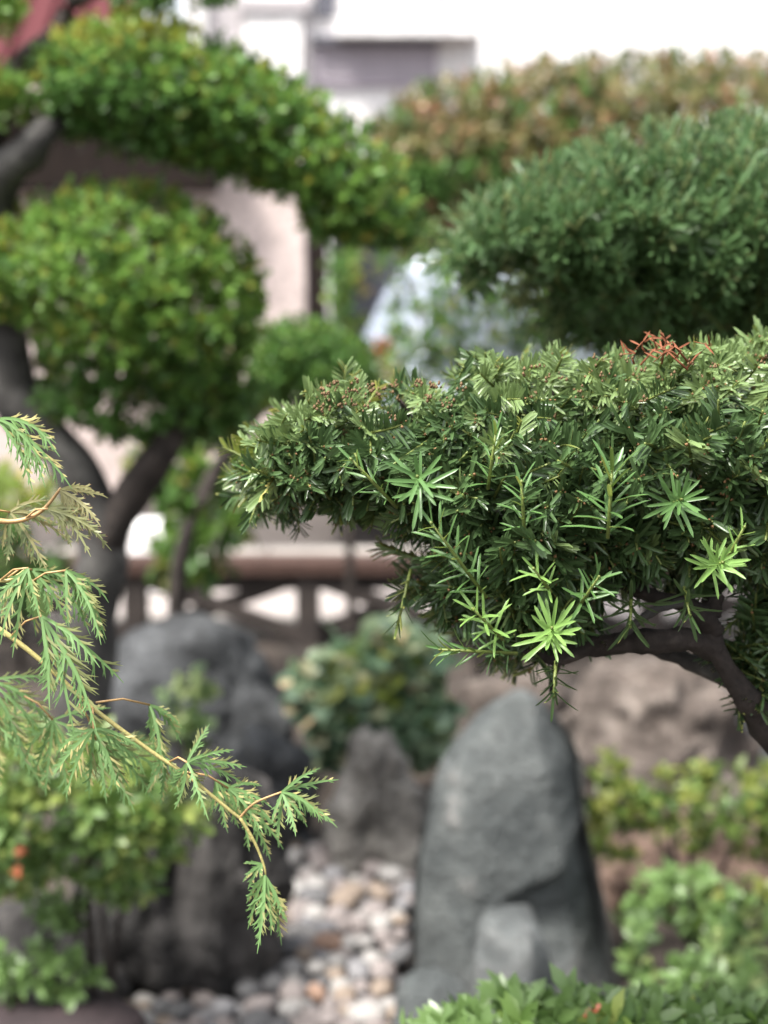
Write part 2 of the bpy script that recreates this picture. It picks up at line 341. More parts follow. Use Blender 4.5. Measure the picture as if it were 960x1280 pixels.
def stone_sculpt(v):
    # front leans back towards the top left, with a hollow low on the right and a chamfered right edge
    x, y, z = v
    if y < 0:
        u_ = x/.2; t_ = max(0, min(1, (z-.05)/.6)); f = min(1, -y/.05); nz = .05*noise.noise(Vector((x*9, 3, z*9)))
        y += f*.045*max(0, t_-.4)                                   # top slopes back
        ln = .19+.16*(u_+.35)+nz*.7; q = max(0, min(1, (ln-z)/.025)); q = q*q*(3-2*q)
        side = max(0, min(1, (u_+.42+nz)/.10)); y += f*.036*q*side*max(.3, min(1, z/.25+.3))
        e = u_-(.66-.50*t_)+nz; y += f*max(0, e)*.20
        e = -u_-.60+nz; y += f*max(0, e)*.14
    return Vector((x, y, z))
# ------------------------------------------------------------------ ground, road, pavement
def sheet(name, x0, x1, y0, y1, z, mat, nx=1, ny=1, f=None):
    xs = np.linspace(x0, x1, nx+1); ys = np.linspace(y0, y1, ny+1); V = [(x, y, z+(f(x, y) if f else 0)) for y in ys for x in xs]
    F = [(j*(nx+1)+i, j*(nx+1)+i+1, (j+1)*(nx+1)+i+1, (j+1)*(nx+1)+i) for j in range(ny) for i in range(nx)]
    tp = T(); tp.add(V, F); return tag(obj(name, tp.fin().mesh(name, [mat])), kind='structure')
soil = rockmat('soil', [(.3, (.018, .014, .011)), (.55, (.045, .034, .027)), (.8, (.10, .075, .06))], 5, .9, .95, 70, .03)
pave = rockmat('pale_paving', [(.3, (.30, .265, .25)), (.7, (.40, .36, .34))], 3, .3, .9, 80, .01)
asph = rockmat('asphalt', [(.3, (.055, .046, .042)), (.7, (.08, .068, .062))], 2, .4, .95, 120, .01)
sheet('ground', -300, 300, -20, 600, -.012, soil)
sheet('garden_soil', -5, 5, .3, 6.14, 0, soil, 80, 60, lambda x, y: .02*noise.fractal(Vector((x, y, 0))*2.2, 1, 2, 4)-.004)
kerbm = rockmat('kerb_concrete', [(.3, (.26, .24, .22)), (.7, (.36, .33, .30))], 5, .3, .9, 90, .01)
sheet('pavement', -30, 30, 6.28, 7.55, .0, pave)
sheet('road', -60, 60, 7.68, 13.0, -.004, asph)
tg = T()
for k in range(-20, 20): box_into(tg, (k*.6+.3, 7.615, .03), (.594, .12, .14), 0, None, .01)
tag(obj('kerb', tg.fin().mesh('kerb', [kerbm], False)), kind='structure')
tg = T()
for k in range(-20, 20): box_into(tg, (k*.6+.3, 6.21, .01), (.594, .12, .10), 0, None, .01)
tag(obj('garden_kerb', tg.fin().mesh('garden_kerb', [kerbm], False)), kind='structure')
# ------------------------------------------------------------------ houses
pinkw = plain('pink_render', (.56, .465, .43), .9, 0, .06, 3)
whitew = plain('white_render', (.88, .86, .85), .9, 0, .03, 2)
brownw = plain('brown_wood', (.016, .011, .009), .95, 0, .25, 12)
redroof = plain('red_roof', (.085, .018, .022), .7, 0, .12, 10)
glassd = plain('dark_glass', (.10, .10, .12), .15, 0, .1, 2)
lilac = plain('lilac_shutter', (.42, .37, .43), .6, 0, .06, 4)
greyw = plain('grey_panel', (.50, .47, .48), .8, 0, .05, 3)
def rect(name, u0, u1, v0, v1, Y, d, mat, parent, bev=.004):
    a = P(u0, v0, Y); b = P(u1, v1, Y); c = ((a.x+b.x)/2, Y+d/2, (a.z+b.z)/2); return box(name, c, (abs(b.x-a.x), d, abs(a.z-b.z)), mat, parent, None, bev)
h = empty('pink_house', (-2.6, 10.5, 0), 'low house with pale pink rendered wall and brown eaves behind the round pad', 'house')
xr = P(383, 400, 10).x
box('wall', ((-6+xr)/2, 11.5, 1.35), (6+xr, 3, 2.75), pinkw, h, None, .01)
box('door_post', (xr+.07, 10.12, 1.25), (.13, .2, 2.5), brownw, h)
box('door', (xr+.42, 10.5, 1.1), (.55, .08, 2.2), glassd, h)
box('side_wall', (xr+1.2, 11.6, 1.3), (1.0, 2.5, 2.6), brownw, h, None, .01)
xe = P(268, 200, 9.75).x; o = box('eaves', ((-6+xe)/2, 9.85, 2.22), (6+xe, .35, .34), brownw, h, None, .01)
wnd = rect('window', 160, 205, 186, 228, 9.93, .05, whitew, h); 
rect('window', 205, 250, 192, 228, 9.93, .05, lilac, h)
tp = T()
V = [(-7, 9.65, 2.42), (xe+.05, 9.65, 2.42), (xe+.05, 11.4, 2.72), (-7, 11.4, 2.72)]
V2 = V+[(a, b, c+.08) for a, b, c in V]
tp.add(V2, [(3, 2, 1, 0), (4, 5, 6, 7), (0, 1, 5, 4), (1, 2, 6, 5), (2, 3, 7, 6), (3, 0, 4, 7)])
tp.V = [tuple(np.array(v)-np.array((-2.6, 10.5, 0))) for v in tp.V]
obj('porch_roof', tp.fin().mesh('porch_roof', [brownw], False), h, WORLD[h.name])
h = empty('red_roofed_house', (-5, 16, 0), 'house with dull red roof at the upper left behind the tree', 'house')
box('wall', (-6.2, 16.5, 1.5), (6.2, 3.4, 3.0), whitew, h, None, .01)
tp = T(); x0, x1 = -9.5, P(196, 30, 14).x
V = [(x0, 14.0, 3.05), (x1, 14.0, 3.05), (x1-.9, 17.5, 5.6), (x0, 17.5, 5.6)]; V2 = V+[(a, b, c+.14) for a, b, c in V]
tp.add(V2, [(3, 2, 1, 0), (4, 5, 6, 7), (0, 1, 5, 4), (1, 2, 6, 5), (2, 3, 7, 6), (3, 0, 4, 7)])
for i in range(26):   # roof battens
    x = x1-.15-i*.3; box_into(tp, (x-.45, 15.75, 4.52), (.05, 4.28, .05), 0, Matrix.Rotation(math.atan2(2.55, 3.5), 3, 'X'))
tp.V = [tuple(np.array(v)-np.array((-5, 16, 0))) for v in tp.V]
obj('roof', tp.fin().mesh('roof', [redroof], False), h, WORLD[h.name])
h = empty('white_house', (-.6, 19, 0), 'tall white house with lilac shuttered window above the clipped trees', 'house')
x0, x1 = P(232, 100, 18).x, P(600, 100, 18).x
box('wall', ((x0+x1)/2, 20.05, 3.9), (x1-x0, 4, 7.8), whitew, h, None, .02)
rect('grey_panel', 262, 304, -20, 150, 18, .06, greyw, h); rect('pillar', 238, 262, -20, 190, 17.9, .2, whitew, h)
rect('pillar', 306, 378, 18, 190, 17.85, .25, whitew, h); rect('beam', 300, 386, -4, 14, 17.8, .3, greyw, h)
rect('drain_pipe', 380, 388, -20, 190, 17.9, .1, greyw, h)
wf = rect('window', 392, 546, 46, 108, 17.98, .08, lilac, h); rect('shutter_box', 390, 548, 44, 54, 17.85, .2, glassd, wf)
for k in range(5): rect('slat', 395, 543, 58+k*9.5, 60.5+k*9.5, 17.96, .03, greyw, wf)
rect('window', 393, 420, -20, 22, 17.97, .08, glassd, h); rect('window', 534, 560, -24, 8, 17.97, .08, lilac, h); rect('balcony_slab', 420, 600, 24, 44, 17.6, .5, whitew, h)
h = empty('pale_apartment', (6, 26, 0), 'plain white apartment wall rising behind the russet clipped tree', 'house')
box('wall', (6.2, 27, 4.5), (10.5, 4, 9), whitew, h, None, .02)
# ------------------------------------------------------------------ parked van
carp = plain('silver_blue_paint', (.24, .275, .33), .25, .1, .02, 2, .02); vglass = plain('pale_window_glass', (.20, .23, .27), .08, 0, .1, 3, .02); tyre = plain('tyre', (.02, .02, .02), .8); rimm = plain('rim', (.5, .5, .52), .3, .8)  # van glass is paled: its reflection is put into the base colour
cx0 = P(398, 600, 8.1).x
v_ = empty('parked_van', (cx0+1.7, 8.85, 0), 'silver blue van parked on the road behind the trees', 'van')
bm = bmesh.new(); prof = [(0, .32), (-.02, .62), (.05, .95), (.18, 1.02), (.42, 1.52), (.58, 1.62), (1.2, 1.68), (3.2, 1.66), (3.36, 1.5), (3.4, .9), (3.4, .32)]
a = [bm.verts.new((cx0+x-(cx0+1.7), 8.13-8.85, z)) for x, z in prof]; b_ = [bm.verts.new((cx0+x-(cx0+1.7), 9.55-8.85, z)) for x, z in prof]
bm.faces.new(a); bm.faces.new(b_[::-1])
for i in range(len(prof)): j = (i+1) % len(prof); bm.faces.new((a[j], a[i], b_[i], b_[j]))
bmesh.ops.recalc_face_normals(bm, faces=bm.faces[:]); bmesh.ops.bevel(bm, geom=bm.edges[:], offset=.05, segments=3, affect='EDGES')
me = bpy.data.meshes.new('body'); bm.to_mesh(me); bm.free(); me.materials.append(carp)
for p_ in me.polygons: p_.use_smooth = True
obj('body', me, v_, WORLD[v_.name])
for wx in (.62, 1.55, 2.5): box('window', (cx0+wx+.25, 8.115, 1.24), (.8 if wx > 1 else .55, .02, .42), vglass, v_, None, .008)
for wx in (.62, 2.75):
    for wy in (8.16, 9.5):
        for nm, r_, d_, m_ in (('wheel', .29, .17, tyre), ('rim', .17, .19, rimm)):
            tp = T(); tube_into(tp, [(0, -d_/2, 0), (0, -d_/2+.02, 0), (0, d_/2-.02, 0), (0, d_/2, 0)], (r_*.93, r_, r_, r_*.93), 0, 28)
            o = obj(nm, tp.fin().mesh(nm, [m_], True), v_ if nm == 'wheel' else o, Matrix.Translation((cx0+wx, wy, .29)))
box('headlight', (cx0+.02, 8.3, .78), (.08, .22, .16), whitew, v_, None, .02); box('bumper', (cx0, 8.85, .42), (.12, 1.45, .2), carp, v_, None, .03)
# ------------------------------------------------------------------ low garden fence
fm = rockmat('fence_wood', [(.3, (.022, .017, .015)), (.7, (.05, .038, .033))], 14, .6, .8, 120, .004); ft = plain('rail_wood', (.075, .045, .037), .7, 0, .18, 14)
FY = 6.02; fu = [-45, 170, 385, 600, 815, 1030]; zt = P(0+480, 696, FY).z; xs = [P(u, 740, FY).x for u in fu]
f_ = empty('garden_fence', (xs[2], FY, 0), 'low dark wooden fence with crossed braces and a reddish brown top rail', 'fence')
box('top_rail', ((xs[0]+xs[-1])/2, FY, zt-.034), (xs[-1]-xs[0]+.3, .14, .068), ft, f_, None, .008)
for x in xs: box('post', (x, FY, (zt-.06)/2-.02), (.095, .095, zt-.055+.04), fm, f_, None, .006)
box('under_rail', ((xs[0]+xs[-1])/2, FY+.01, zt-.11), (xs[-1]-xs[0], .05, .055), fm, f_, None, .004)
for i in range(5):
    w_ = xs[i+1]-xs[i]-.08; hh = zt-.13
    for sgn in (1, -1):
        L = math.hypot(w_, hh); R = Matrix.Rotation(-sgn*math.atan2(hh, w_), 3, 'Y')
        box('brace', ((xs[i]+xs[i+1])/2, FY+.022*sgn, .04+hh/2), (L, .038, .062), fm, f_, R, .004)
o = box('concrete_block', (P(165, 660, 7.0).x, 7.0, .17), (.42, .3, .34), whitew, None, None, .02); tag(o, 'white concrete block on the pavement behind the fence at left', 'block')
# ------------------------------------------------------------------ rocks
r_grey = rockmat('blue_grey_stone', [(.25, (.024, .028, .028)), (.42, (.055, .062, .062)), (.58, (.095, .103, .101)), (.72, (.23, .225, .215))], 7, 1.0, .8, 70, .03)
r_dark = rockmat('dark_stone', [(.3, (.010, .011, .012)), (.5, (.028, .030, .032)), (.75, (.11, .115, .12))], 7, .8, .85, 50, .03)
r_brn = rockmat('brown_stone', [(.3, (.035, .027, .022)), (.5, (.10, .08, .068)), (.72, (.28, .24, .21))], 6, 1.0, .9, 45, .035)
r_str = rockmat('streaked_stone', [(.3, (.008, .007, .007)), (.5, (.022, .020, .019)), (.75, (.12, .11, .105))], 8, 1.0, .85, 60, .03)
n_ = r_str.node_tree.nodes; tcn = [k for k in n_ if k.type == 'TEX_COORD'][0]; mp = n_.new('ShaderNodeMapping'); mp.inputs['Scale'].default_value = (1.7, 1.7, .35)
for k in [k for k in n_ if k.type == 'TEX_NOISE']: r_str.node_tree.links.new(tcn.outputs['Object'], mp.inputs[0]); r_str.node_tree.links.new(mp.outputs[0], k.inputs['Vector'])
rock('standing_stone', [(862, 643, 656), (868, 632, 668), (880, 616, 682), (898, 594, 698), (925, 570, 716), (955, 550, 729), (990, 538, 732), (1040, 527, 738), (1090, 519, 747), (1150, 513, 758), (1200, 510, 767), (1245, 508, 776)], 2.98, .55, r_grey, 'tall pointed blue grey standing stone beside the pebbles', .014, 4, 90, 80, .72, 3, 0, 0, .08, 0, sculpt=stone_sculpt)
r_low = rockmat('pale_grey_stone', [(.3, (.04, .045, .045)), (.5, (.085, .092, .092)), (.75, (.18, .18, .175))], 7, .8, .85, 60, .02)
ls_ = rock('low_stone', [(1143, 598, 688), (1149, 592, 694), (1180, 590, 697), (1215, 588, 703), (1262, 584, 712)], 2.60, .8, r_low, 'small squarish grey stone at the foot of the standing stone', .012, 9, 48, 36, .45, 9, 0, 0, .05, 4)
ls_.rotation_euler = (0, 0, math.radians(38)); ls_.scale = (.84, .84, 1)
rock('low_stone', [(1224, 520, 560), (1232, 508, 585), (1255, 498, 600), (1290, 488, 612)], 2.62, .7, r_grey, 'flat grey stone lying at the pebbles edge left of the standing stone', .02, 9, 40, 22, .8, 14, 0, 0, .05, 3)
rock('boulder', [(774, 185, 262), (780, 162, 300), (806, 148, 332), (835, 140, 352), (880, 138, 366), (930, 140, 374), (985, 145, 378)], 4.25, .7, r_dark, 'large dark rounded boulder in front of the fence', .08, 4.5, 80, 56, .75, 5, 0, .4, .1, 9)
rock('boulder', [(905, 300, 335), (930, 290, 365), (965, 282, 385), (1010, 280, 400), (1085, 280, 412)], 3.75, .7, r_dark, 'dark stone wedged between the round boulder and the streaked rock', .07, 8, 56, 40, .7, 15, 0, .8, .1, 9)
rock('boulder', [(912, 452, 486), (925, 436, 502), (955, 424, 518), (1000, 415, 530), (1050, 409, 536), (1100, 405, 540)], 3.62, .75, rockmat('grey_brown_stone', [(.3, (.06, .055, .05)), (.52, (.16, .15, .135)), (.75, (.36, .34, .31))], 9, .9, .9, 60, .03), 'mottled grey upright stone behind the pebbles and left of the standing stone', .06, 9, 72, 56, .85, 8, 0, .9, .06, 5)
rock('boulder', [(938, 250, 300), (950, 225, 322), (985, 190, 338), (1030, 165, 352), (1090, 120, 358), (1150, 80, 352), (1215, 60, 340), (1262, 40, 325)], 2.98, .6, r_str, 'dark vertically streaked rock beside the pebbles under the maple', .075, 6, 90, 80, .85, 21, 0, 1.1, .06, 3)
rock('boulder', [(1120, -60, 60), (1150, -110, 120), (1200, -140, 160), (1262, -160, 185)], 2.9, .6, r_str, 'blackish low rock at the lower left beneath the azalea', .05, 5, 56, 36, .85, 25, 0, .6, .06, 3)
rock('boulder', [(818, 740, 830), (826, 710, 880), (850, 690, 905), (890, 680, 925), (940, 676, 950), (1000, 670, 975), (1060, 660, 990)], 4.15, .6, r_brn, 'big brown craggy boulder behind the standing stone at right', .12, 5, 72, 56, .8, 31, 0, .7, .1, 6)
rock('boulder', [(822, 560, 650), (835, 540, 690), (865, 532, 720), (910, 530, 735), (975, 530, 740)], 4.5, .6, r_brn, 'brown boulder between the leafy plant and the craggy boulder', .05, 5, 48, 36, .8, 36, 0, .5, .1, 5)
rock('boulder', [(860, 900, 1010), (880, 880, 1060), (930, 870, 1100), (1000, 865, 1110)], 4.4, .6, r_dark, 'dark stone at the right edge behind the yew trunk', .05, 5, 48, 36, .8, 39, 0, .5, .1, 5)
rock('boulder', [(1022, 790, 900), (1035, 765, 960), (1070, 748, 1000), (1110, 742, 1030), (1160, 740, 1040)], 3.42, .6, rockmat('russet_stone', [(.3, (.045, .026, .02)), (.55, (.13, .085, .065)), (.8, (.26, .18, .14))], 9, 1, .95, 60, .03), 'russet brown rock under the yellow green azalea', .05, 6, 56, 40, .85, 44, 0, .5, .08, 4)
rock('boulder', [(1128, 930, 985), (1145, 900, 1040), (1180, 885, 1060), (1235, 880, 1080)], 2.98, .6, r_brn, 'brown rock at the lower right edge of the bed', .03, 7, 40, 30, .8, 47, 0, .4, .05, 4)
rock('low_stone', [(1262, -60, 150), (1270, -90, 172), (1290, -100, 182), (1330, -110, 190)], 2.55, .4, rockmat('maroon_stone', [(.3, (.014, .008, .009)), (.7, (.036, .022, .024))], 9, .6, .8, 60, .01), 'long dark maroon edging stone in the lower left corner', .012, 7, 48, 20, .6, 50)
# ------------------------------------------------------------------ pebbles
def pebble_t(seed, sub=2):
    bm = bmesh.new(); bmesh.ops.create_icosphere(bm, subdivisions=sub, radius=.5); rr = random.Random(seed)
    s = Vector((rr.uniform(.95, 1.35), rr.uniform(.8, 1.05), rr.uniform(.6, .82)))
    for v in bm.verts:
        k = 1+.16*noise.noise(v.co*2.3+Vector((seed*5.7, 0, 0))); v.co = Vector((v.co.x*s.x, v.co.y*s.y, v.co.z*s.z))*k
    tp = T(); tp.add([tuple(v.co) for v in bm.verts], [tuple(v.index for v in f.verts) for f in bm.faces]); bm.free(); return tp.fin()
ptp = [pebble_t(i, 2) for i in range(6)]
pcols = {'white': (.31, .295, .28), 'pinkish': (.22, .19, .18), 'tan': (.23, .18, .14), 'grey': (.20, .195, .20), 'dark grey': (.10, .098, .10), 'orange brown': (.27, .17, .12)}
pw = [.20, .32, .15, .21, .11, .01]; pm = {}
for c_, col in pcols.items():
    m_ = rockmat('pebble_'+c_.replace(' ', '_'), [(.3, tuple(np.array(col)*.82)), (.7, tuple(np.minimum(1, np.array(col)*1.15)))], 1.6, .25, .75, 14, .01)
    pm[c_] = (m_, [t_.mesh('pebble', [m_]) for t_ in ptp])
bed = [(356, 1080), (520, 1085), (515, 1150), (508, 1200), (500, 1262), (560, 1330), (170, 1330), (178, 1262), (230, 1225), (330, 1205), (352, 1150)]
pts = []; tries = 0
U = rng.uniform(150, 575, 9000); Vv = rng.uniform(1075, 1335, 9000); ok = inpoly(bed, U, Vv)
for u, v in zip(U[ok], Vv[ok]):
    Y = gY(v-14); x = P(u, v, Y).x; s = rng.uniform(.040, .072)
    if all((x-a)**2+(Y-b)**2 > ((s+c)*.40)**2 for a, b, c in pts): pts.append((x, Y, s))
    if len(pts) >= 268: break
pts.sort(key=lambda p: p[1])
def pebble(x, y, s, c_, z=None, label=None):
    k = int(rng.integers(6)); R = Matrix.Rotation(rng.random()*6.28, 4, 'Z') @ Matrix.Rotation(rng.normal(0, .3), 4, 'X')
    o = obj('pebble', pm[c_][1][k], None, Matrix.Translation((x, y, z if z is not None else s*.30+rng.uniform(0, .018))) @ R @ Matrix.Scale(s, 4))
    return tag(o, label or f'{c_} rounded pebble among the others in the gravel bed', 'pebble', None if label else f'{c_} pebbles in the gravel bed')
for x, y, s in pts: pebble(x, y, s, list(pcols)[int(rng.choice(6, p=pw))])
pebble(P(153, 1243, 2.78).x, 2.78, .080, 'tan', .038, 'large cream pebble lying alone at the left end of the gravel bed')
tl = []
for _ in range(900):
    u, v = rng.uniform(160, 560), rng.uniform(1080, 1335)
    if inpoly(bed, np.array([u]), np.array([v]))[0]: Y = gY(v); tl.append((int(rng.integers(6)), frame((0, 0, 1), rng.uniform(.015, .03)), np.array([P(u, v, Y).x, Y, .008])))
tag(obj('gravel', merge('gravel', ptp, [pm['grey'][0]], tl)), 'small grey gravel filling the gaps between the pebbles', 'gravel', None, 'stuff')
# ------------------------------------------------------------------ cloud-pruned holly tree (left)
TY = 3.25
ht = empty('cloud_pruned_tree', (P(115, 900, TY).x, TY, 0), 'cloud pruned broadleaf tree with a round pad below an arching pad at left', 'tree')
W3 = lambda lst, Y=TY: [P(u, v, Y+(q if len(r) else 0)) for (u, v, *r) in lst for q in [r[0] if r else 0]]
tube('trunk', [Vector((P(112, 800, TY).x+.02, TY, -.05)), P(118, 1000, TY), P(108, 800, TY), P(128, 700, TY), P(118, 640, TY), P(85, 572, TY), P(48, 535, TY), P(14, 480, TY), P(2, 400, TY), P(-10, 300, TY), P(0, 225, TY-.06), P(36, 186, TY-.13), P(64, 158, TY-.12), P(125, 118, TY+.02)], [.075, .066, .06, .056, .052, .048, .048, .055, .055, .052, .044, .034, .027, .014], barkg, ht, 14, .16)
tube('branch', W3([(125, 690), (158, 630, -.03), (205, 560, -.06), (235, 500, -.03), (225, 430, 0)]), [.05, .042, .036, .028, .012], bark, ht, 10, .15)
tube('branch', W3([(235, 520, -.04), (190, 480), (120, 430, .05)]), [.024, .018, .008], bark, ht, 8)
tube('branch', W3([(225, 530, -.04), (290, 470), (310, 420)]), [.024, .016, .008], bark, ht, 8)
tube('branch', W3([(80, 132), (160, 140), (260, 160), (380, 230), (460, 275)]), [.028, .026, .022, .016, .006], bark, ht, 8)
tube('branch', W3([(-10, 320), (-14, 200), (20, 90), (65, 45), (90, 5), (110, -60)]), [.034, .03, .024, .02, .018, .012], bark, ht, 8)
tube('branch', W3([(90, 5), (160, -25), (250, -35)]), [.014, .012, .008], bark, ht, 8)
htp = [leafy_shoot(.05, 11, .021, .0125, 66, 20) for _ in range(6)]
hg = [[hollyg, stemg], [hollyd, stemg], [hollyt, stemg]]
ball = [(-70, 345), (-25, 290), (30, 250), (95, 230), (160, 226), (225, 242), (282, 278), (318, 330), (332, 385), (312, 450), (280, 490), (235, 520), (205, 500), (150, 505), (100, 500), (60, 460), (30, 410), (-20, 395), (-70, 370)]
foliage(ht, 'leafy_shoot', ball, TY, .30, htp, hg, 150, 1250, .04, .5, .45, shell=.4, cam_bias=.1, gap=(9, -.5), matfn=lambda u, v, N: (0 if rng.random() < .8 else 1) if v < 440 or rng.random() < .3 else 1)  # darker leaves low on the ball paint its shaded underside
foliage(ht, 'leafy_shoot', [(50, 470), (120, 500), (200, 500), (300, 500), (320, 520), (250, 545), (150, 555), (80, 530), (40, 500)], TY, .16, htp, hg, 0, 170, .045, .2, .5, matfn=lambda u, v, N: 1)  # all dark leaves: shade beneath the ball put into their colour
arch = [(30, 112), (44, 66), (80, 36), (125, 18), (185, 12), (250, 38), (312, 70), (382, 104), (440, 148), (494, 196), (528, 258), (530, 308), (480, 306), (435, 302), (392, 296), (382, 272), (357, 250), (320, 230), (270, 214), (200, 196), (130, 184), (85, 166), (48, 146)]
foliage(ht, 'leafy_shoot', arch, TY-.02, .24, htp, hg, 140, 1350, .04, .5, .4, shell=.4, cam_bias=.1, gap=(9, -.6), matfn=lambda u, v, N: (2 if rng.random() < .75 else 0) if (v < 62 and u < 250) else (0 if (N[2] > .2 or u > 210) and rng.random() < .5 else 1))  # sunny leaves paint the lit top, lighter ones the upward faces
foliage(ht, 'leafy_shoot', [(-60, 72), (-10, 66), (24, 82), (38, 108), (50, 140), (20, 150), (-20, 152), (-70, 140)], TY-.05, .14, htp, hg, 18, 90, .04, .4, .45, matfn=lambda u, v, N: 0)
foliage(ht, 'leafy_shoot', [(-60, -60), (20, -50), (40, -10), (30, 25), (5, 50), (-60, 50)], TY, .14, htp, hg, 15, 80, .04, .4, .45, matfn=lambda u, v, N: 0)
foliage(ht, 'leafy_shoot', [(100, -60), (200, -80), (300, -50), (302, -5), (270, 12), (220, 12), (170, 8), (120, 0)], TY, .16, htp, hg, 20, 120, .04, .4, .45, matfn=lambda u, v, N: 1)
foliage(ht, 'leafy_shoot', [(200, 480), (300, 450), (335, 480), (330, 530), (290, 560), (240, 565), (210, 540)], TY+.1, .14, htp, hg, 0, 150, .045, .2, .5, matfn=lambda u, v, N: 1 if rng.random() < .8 else 0)
foliage(ht, 'leafy_shoot', [(15, 440), (60, 430), (90, 480), (80, 530), (40, 540)], TY+.1, .1, htp, hg, 0, 30, .045, .2, .5, matfn=lambda u, v, N: 1)
# dark pad of a second tree behind
dt = empty('low_clipped_shrub', (P(390, 500, 4.3).x, 4.4, 0), 'dull green clipped shrub in the gap between round pad and yew', 'shrub')
tube('trunk', [(P(215, 500, 4.4).x, 4.4, -.03), P(225, 700, 4.4), P(310, 530, 4.4), P(390, 470, 4.4)], [.03, .025, .02, .012], bark, dt, 8)
foliage(dt, 'leafy_shoot', [(312, 420), (350, 395), (410, 400), (455, 425), (475, 455), (470, 500), (430, 520), (360, 515), (310, 500)], 4.35, .25, htp, hg, 40, 620, .045, .5, .4, gap=(6, -.6), matfn=lambda u, v, N: 1 if rng.random() < .85 else 0)
# shrub with light gaps behind the trunk
bs = empty('loose_shrub', (P(225, 690, 5.2).x, 5.2, 0), 'loose leafy shrub behind the branching trunk above the fence', 'shrub')
for a_ in ((200, 600), (240, 590), (270, 620)): tube('stem', [(P(230, 700, 5.2).x, 5.2, -.02), P(228, 760, 5.2), P(*a_, 5.2)], [.02, .016, .006], bark, bs, 6)
ltp = [leafy_shoot(.10, 9, .055, .03) for _ in range(4)]
foliage(bs, 'leafy_shoot', [(160, 560), (230, 520), (310, 520), (345, 560), (330, 640), (300, 690), (262, 740), (200, 735), (178, 690), (200, 650), (165, 620)], 5.2, .3, ltp, hg, 35, 110, .09, .2, .7, matfn=lambda u, v, N: 0 if rng.random() < .55 else 1)
bs = empty('loose_shrub', (P(440, 560, 5.6).x, 5.6, 0), 'yellow green shrub with red bloom behind the tip of the arching pad', 'shrub')
for a_ in ((420, 330), (445, 400), (425, 300)): tube('stem', [(P(440, 700, 5.6).x, 5.6, -.02), P(436, 600, 5.6), P(*a_, 5.6)], [.02, .016, .006], bark, bs, 6)
foliage(bs, 'leafy_shoot', [(405, 300), (440, 290), (458, 330), (450, 400), (490, 430), (510, 480), (470, 520), (420, 520), (400, 440), (410, 370)], 5.6, .25, ltp, hg+[[redhed, stemg]], 20, 50, .09, .3, .6, matfn=lambda u, v, N: int(rng.choice([0, 1, 2, 3], p=[.25, .35, .2, .2])))
tp = T()
for k in range(14):
    a_ = rng.normal(0, 1, 3); leaf_into(tp, np.zeros(3), a_, (0, 0, 1.), .055, .045, 0, rng.random())
redb = leafmat('red_petal', [(0, (.25, .06, .03)), (1, (.38, .13, .07))], trans=.3)
obj('flower', tp.fin().mesh('flower', [redb]), bs, Matrix.Translation(P(478, 432, 5.3)))
sb = empty('sunlit_hedge', (P(20, 600, 5.6).x, 5.6, 0), 'bright yellow green shrub seen under the trunk at the left edge', 'shrub')
foliage(sb, 'leafy_shoot', [(-80, 590), (0, 575), (60, 590), (75, 640), (90, 690), (60, 760), (-80, 800)], 5.6, .3, ltp, hg, 20, 90, .09, .3, .6, matfn=lambda u, v, N: 2 if v < 640 else 1)
tube('stem', [(P(20, 700, 5.6).x, 5.6, -.02), P(20, 700, 5.6), P(20, 640, 5.6)], [.02, .018, .01], bark, sb, 6)
lt = empty('airy_shrub', (P(600, 600, 4.9).x, 4.9, 0), 'thin leaved airy shrub letting the silver van show through below the far yew', 'shrub')
for a_ in ((500, 330), (560, 300), (620, 340), (680, 320), (730, 360), (540, 400)): tube('stem', [(P(600, 700, 4.9).x, 4.9, -.02), P(600, 560, 4.9), P((600+a_[0])/2, 460, 4.9), P(*a_, 4.9)], [.016, .012, .009, .003], bark, lt, 6)
foliage(lt, 'leafy_shoot', [(450, 300), (520, 270), (600, 290), (700, 320), (760, 360), (770, 430), (700, 470), (600, 480), (520, 490), (470, 440), (490, 380)], 4.9, .3, htp, hg, 120, 420, .045, .2, .8, matfn=lambda u, v, N: 0 if rng.random() < .25 else 1)
# russet clipped tree
rt = empty('russet_clipped_tree', (P(700, 300, 5.8).x, 5.8, 0), 'broad dome clipped tree with russet tinged leaves at upper right', 'tree')
tube('trunk', [(P(700, 300, 5.8).x, 5.8, -.05), P(705, 600, 5.8), P(690, 380, 5.8), P(700, 240, 5.8), P(720, 170, 5.8)], [.08, .07, .06, .05, .03], bark, rt, 12)
for k, a_ in enumerate(((540, 230), (620, 190), (820, 180), (920, 200))): tube('branch', [P(695, 330, 5.8), P((700+a_[0])/2, 290, 5.8), P(*a_, 5.8)], [.04, .03, .012], bark, rt, 8)
rtp = [leafy_shoot(.09, 13, .042, .02) for _ in range(5)]
foliage(rt, 'leafy_shoot', [(445, 170), (480, 135), (540, 105), (620, 84), (720, 72), (830, 66), (930, 70), (1030, 90), (1120, 150), (1140, 230), (1040, 280), (900, 290), (760, 290), (640, 280), (560, 292), (500, 270), (470, 225)], 5.8, .6, rtp, [[redhed, stemg], [hollyd, stemg]], 160, 1700, .08, .5, .4, gap=(5, -.6), matfn=lambda u, v, N: 0 if rng.random() < (.9 if v < 180 else .55) else 1)
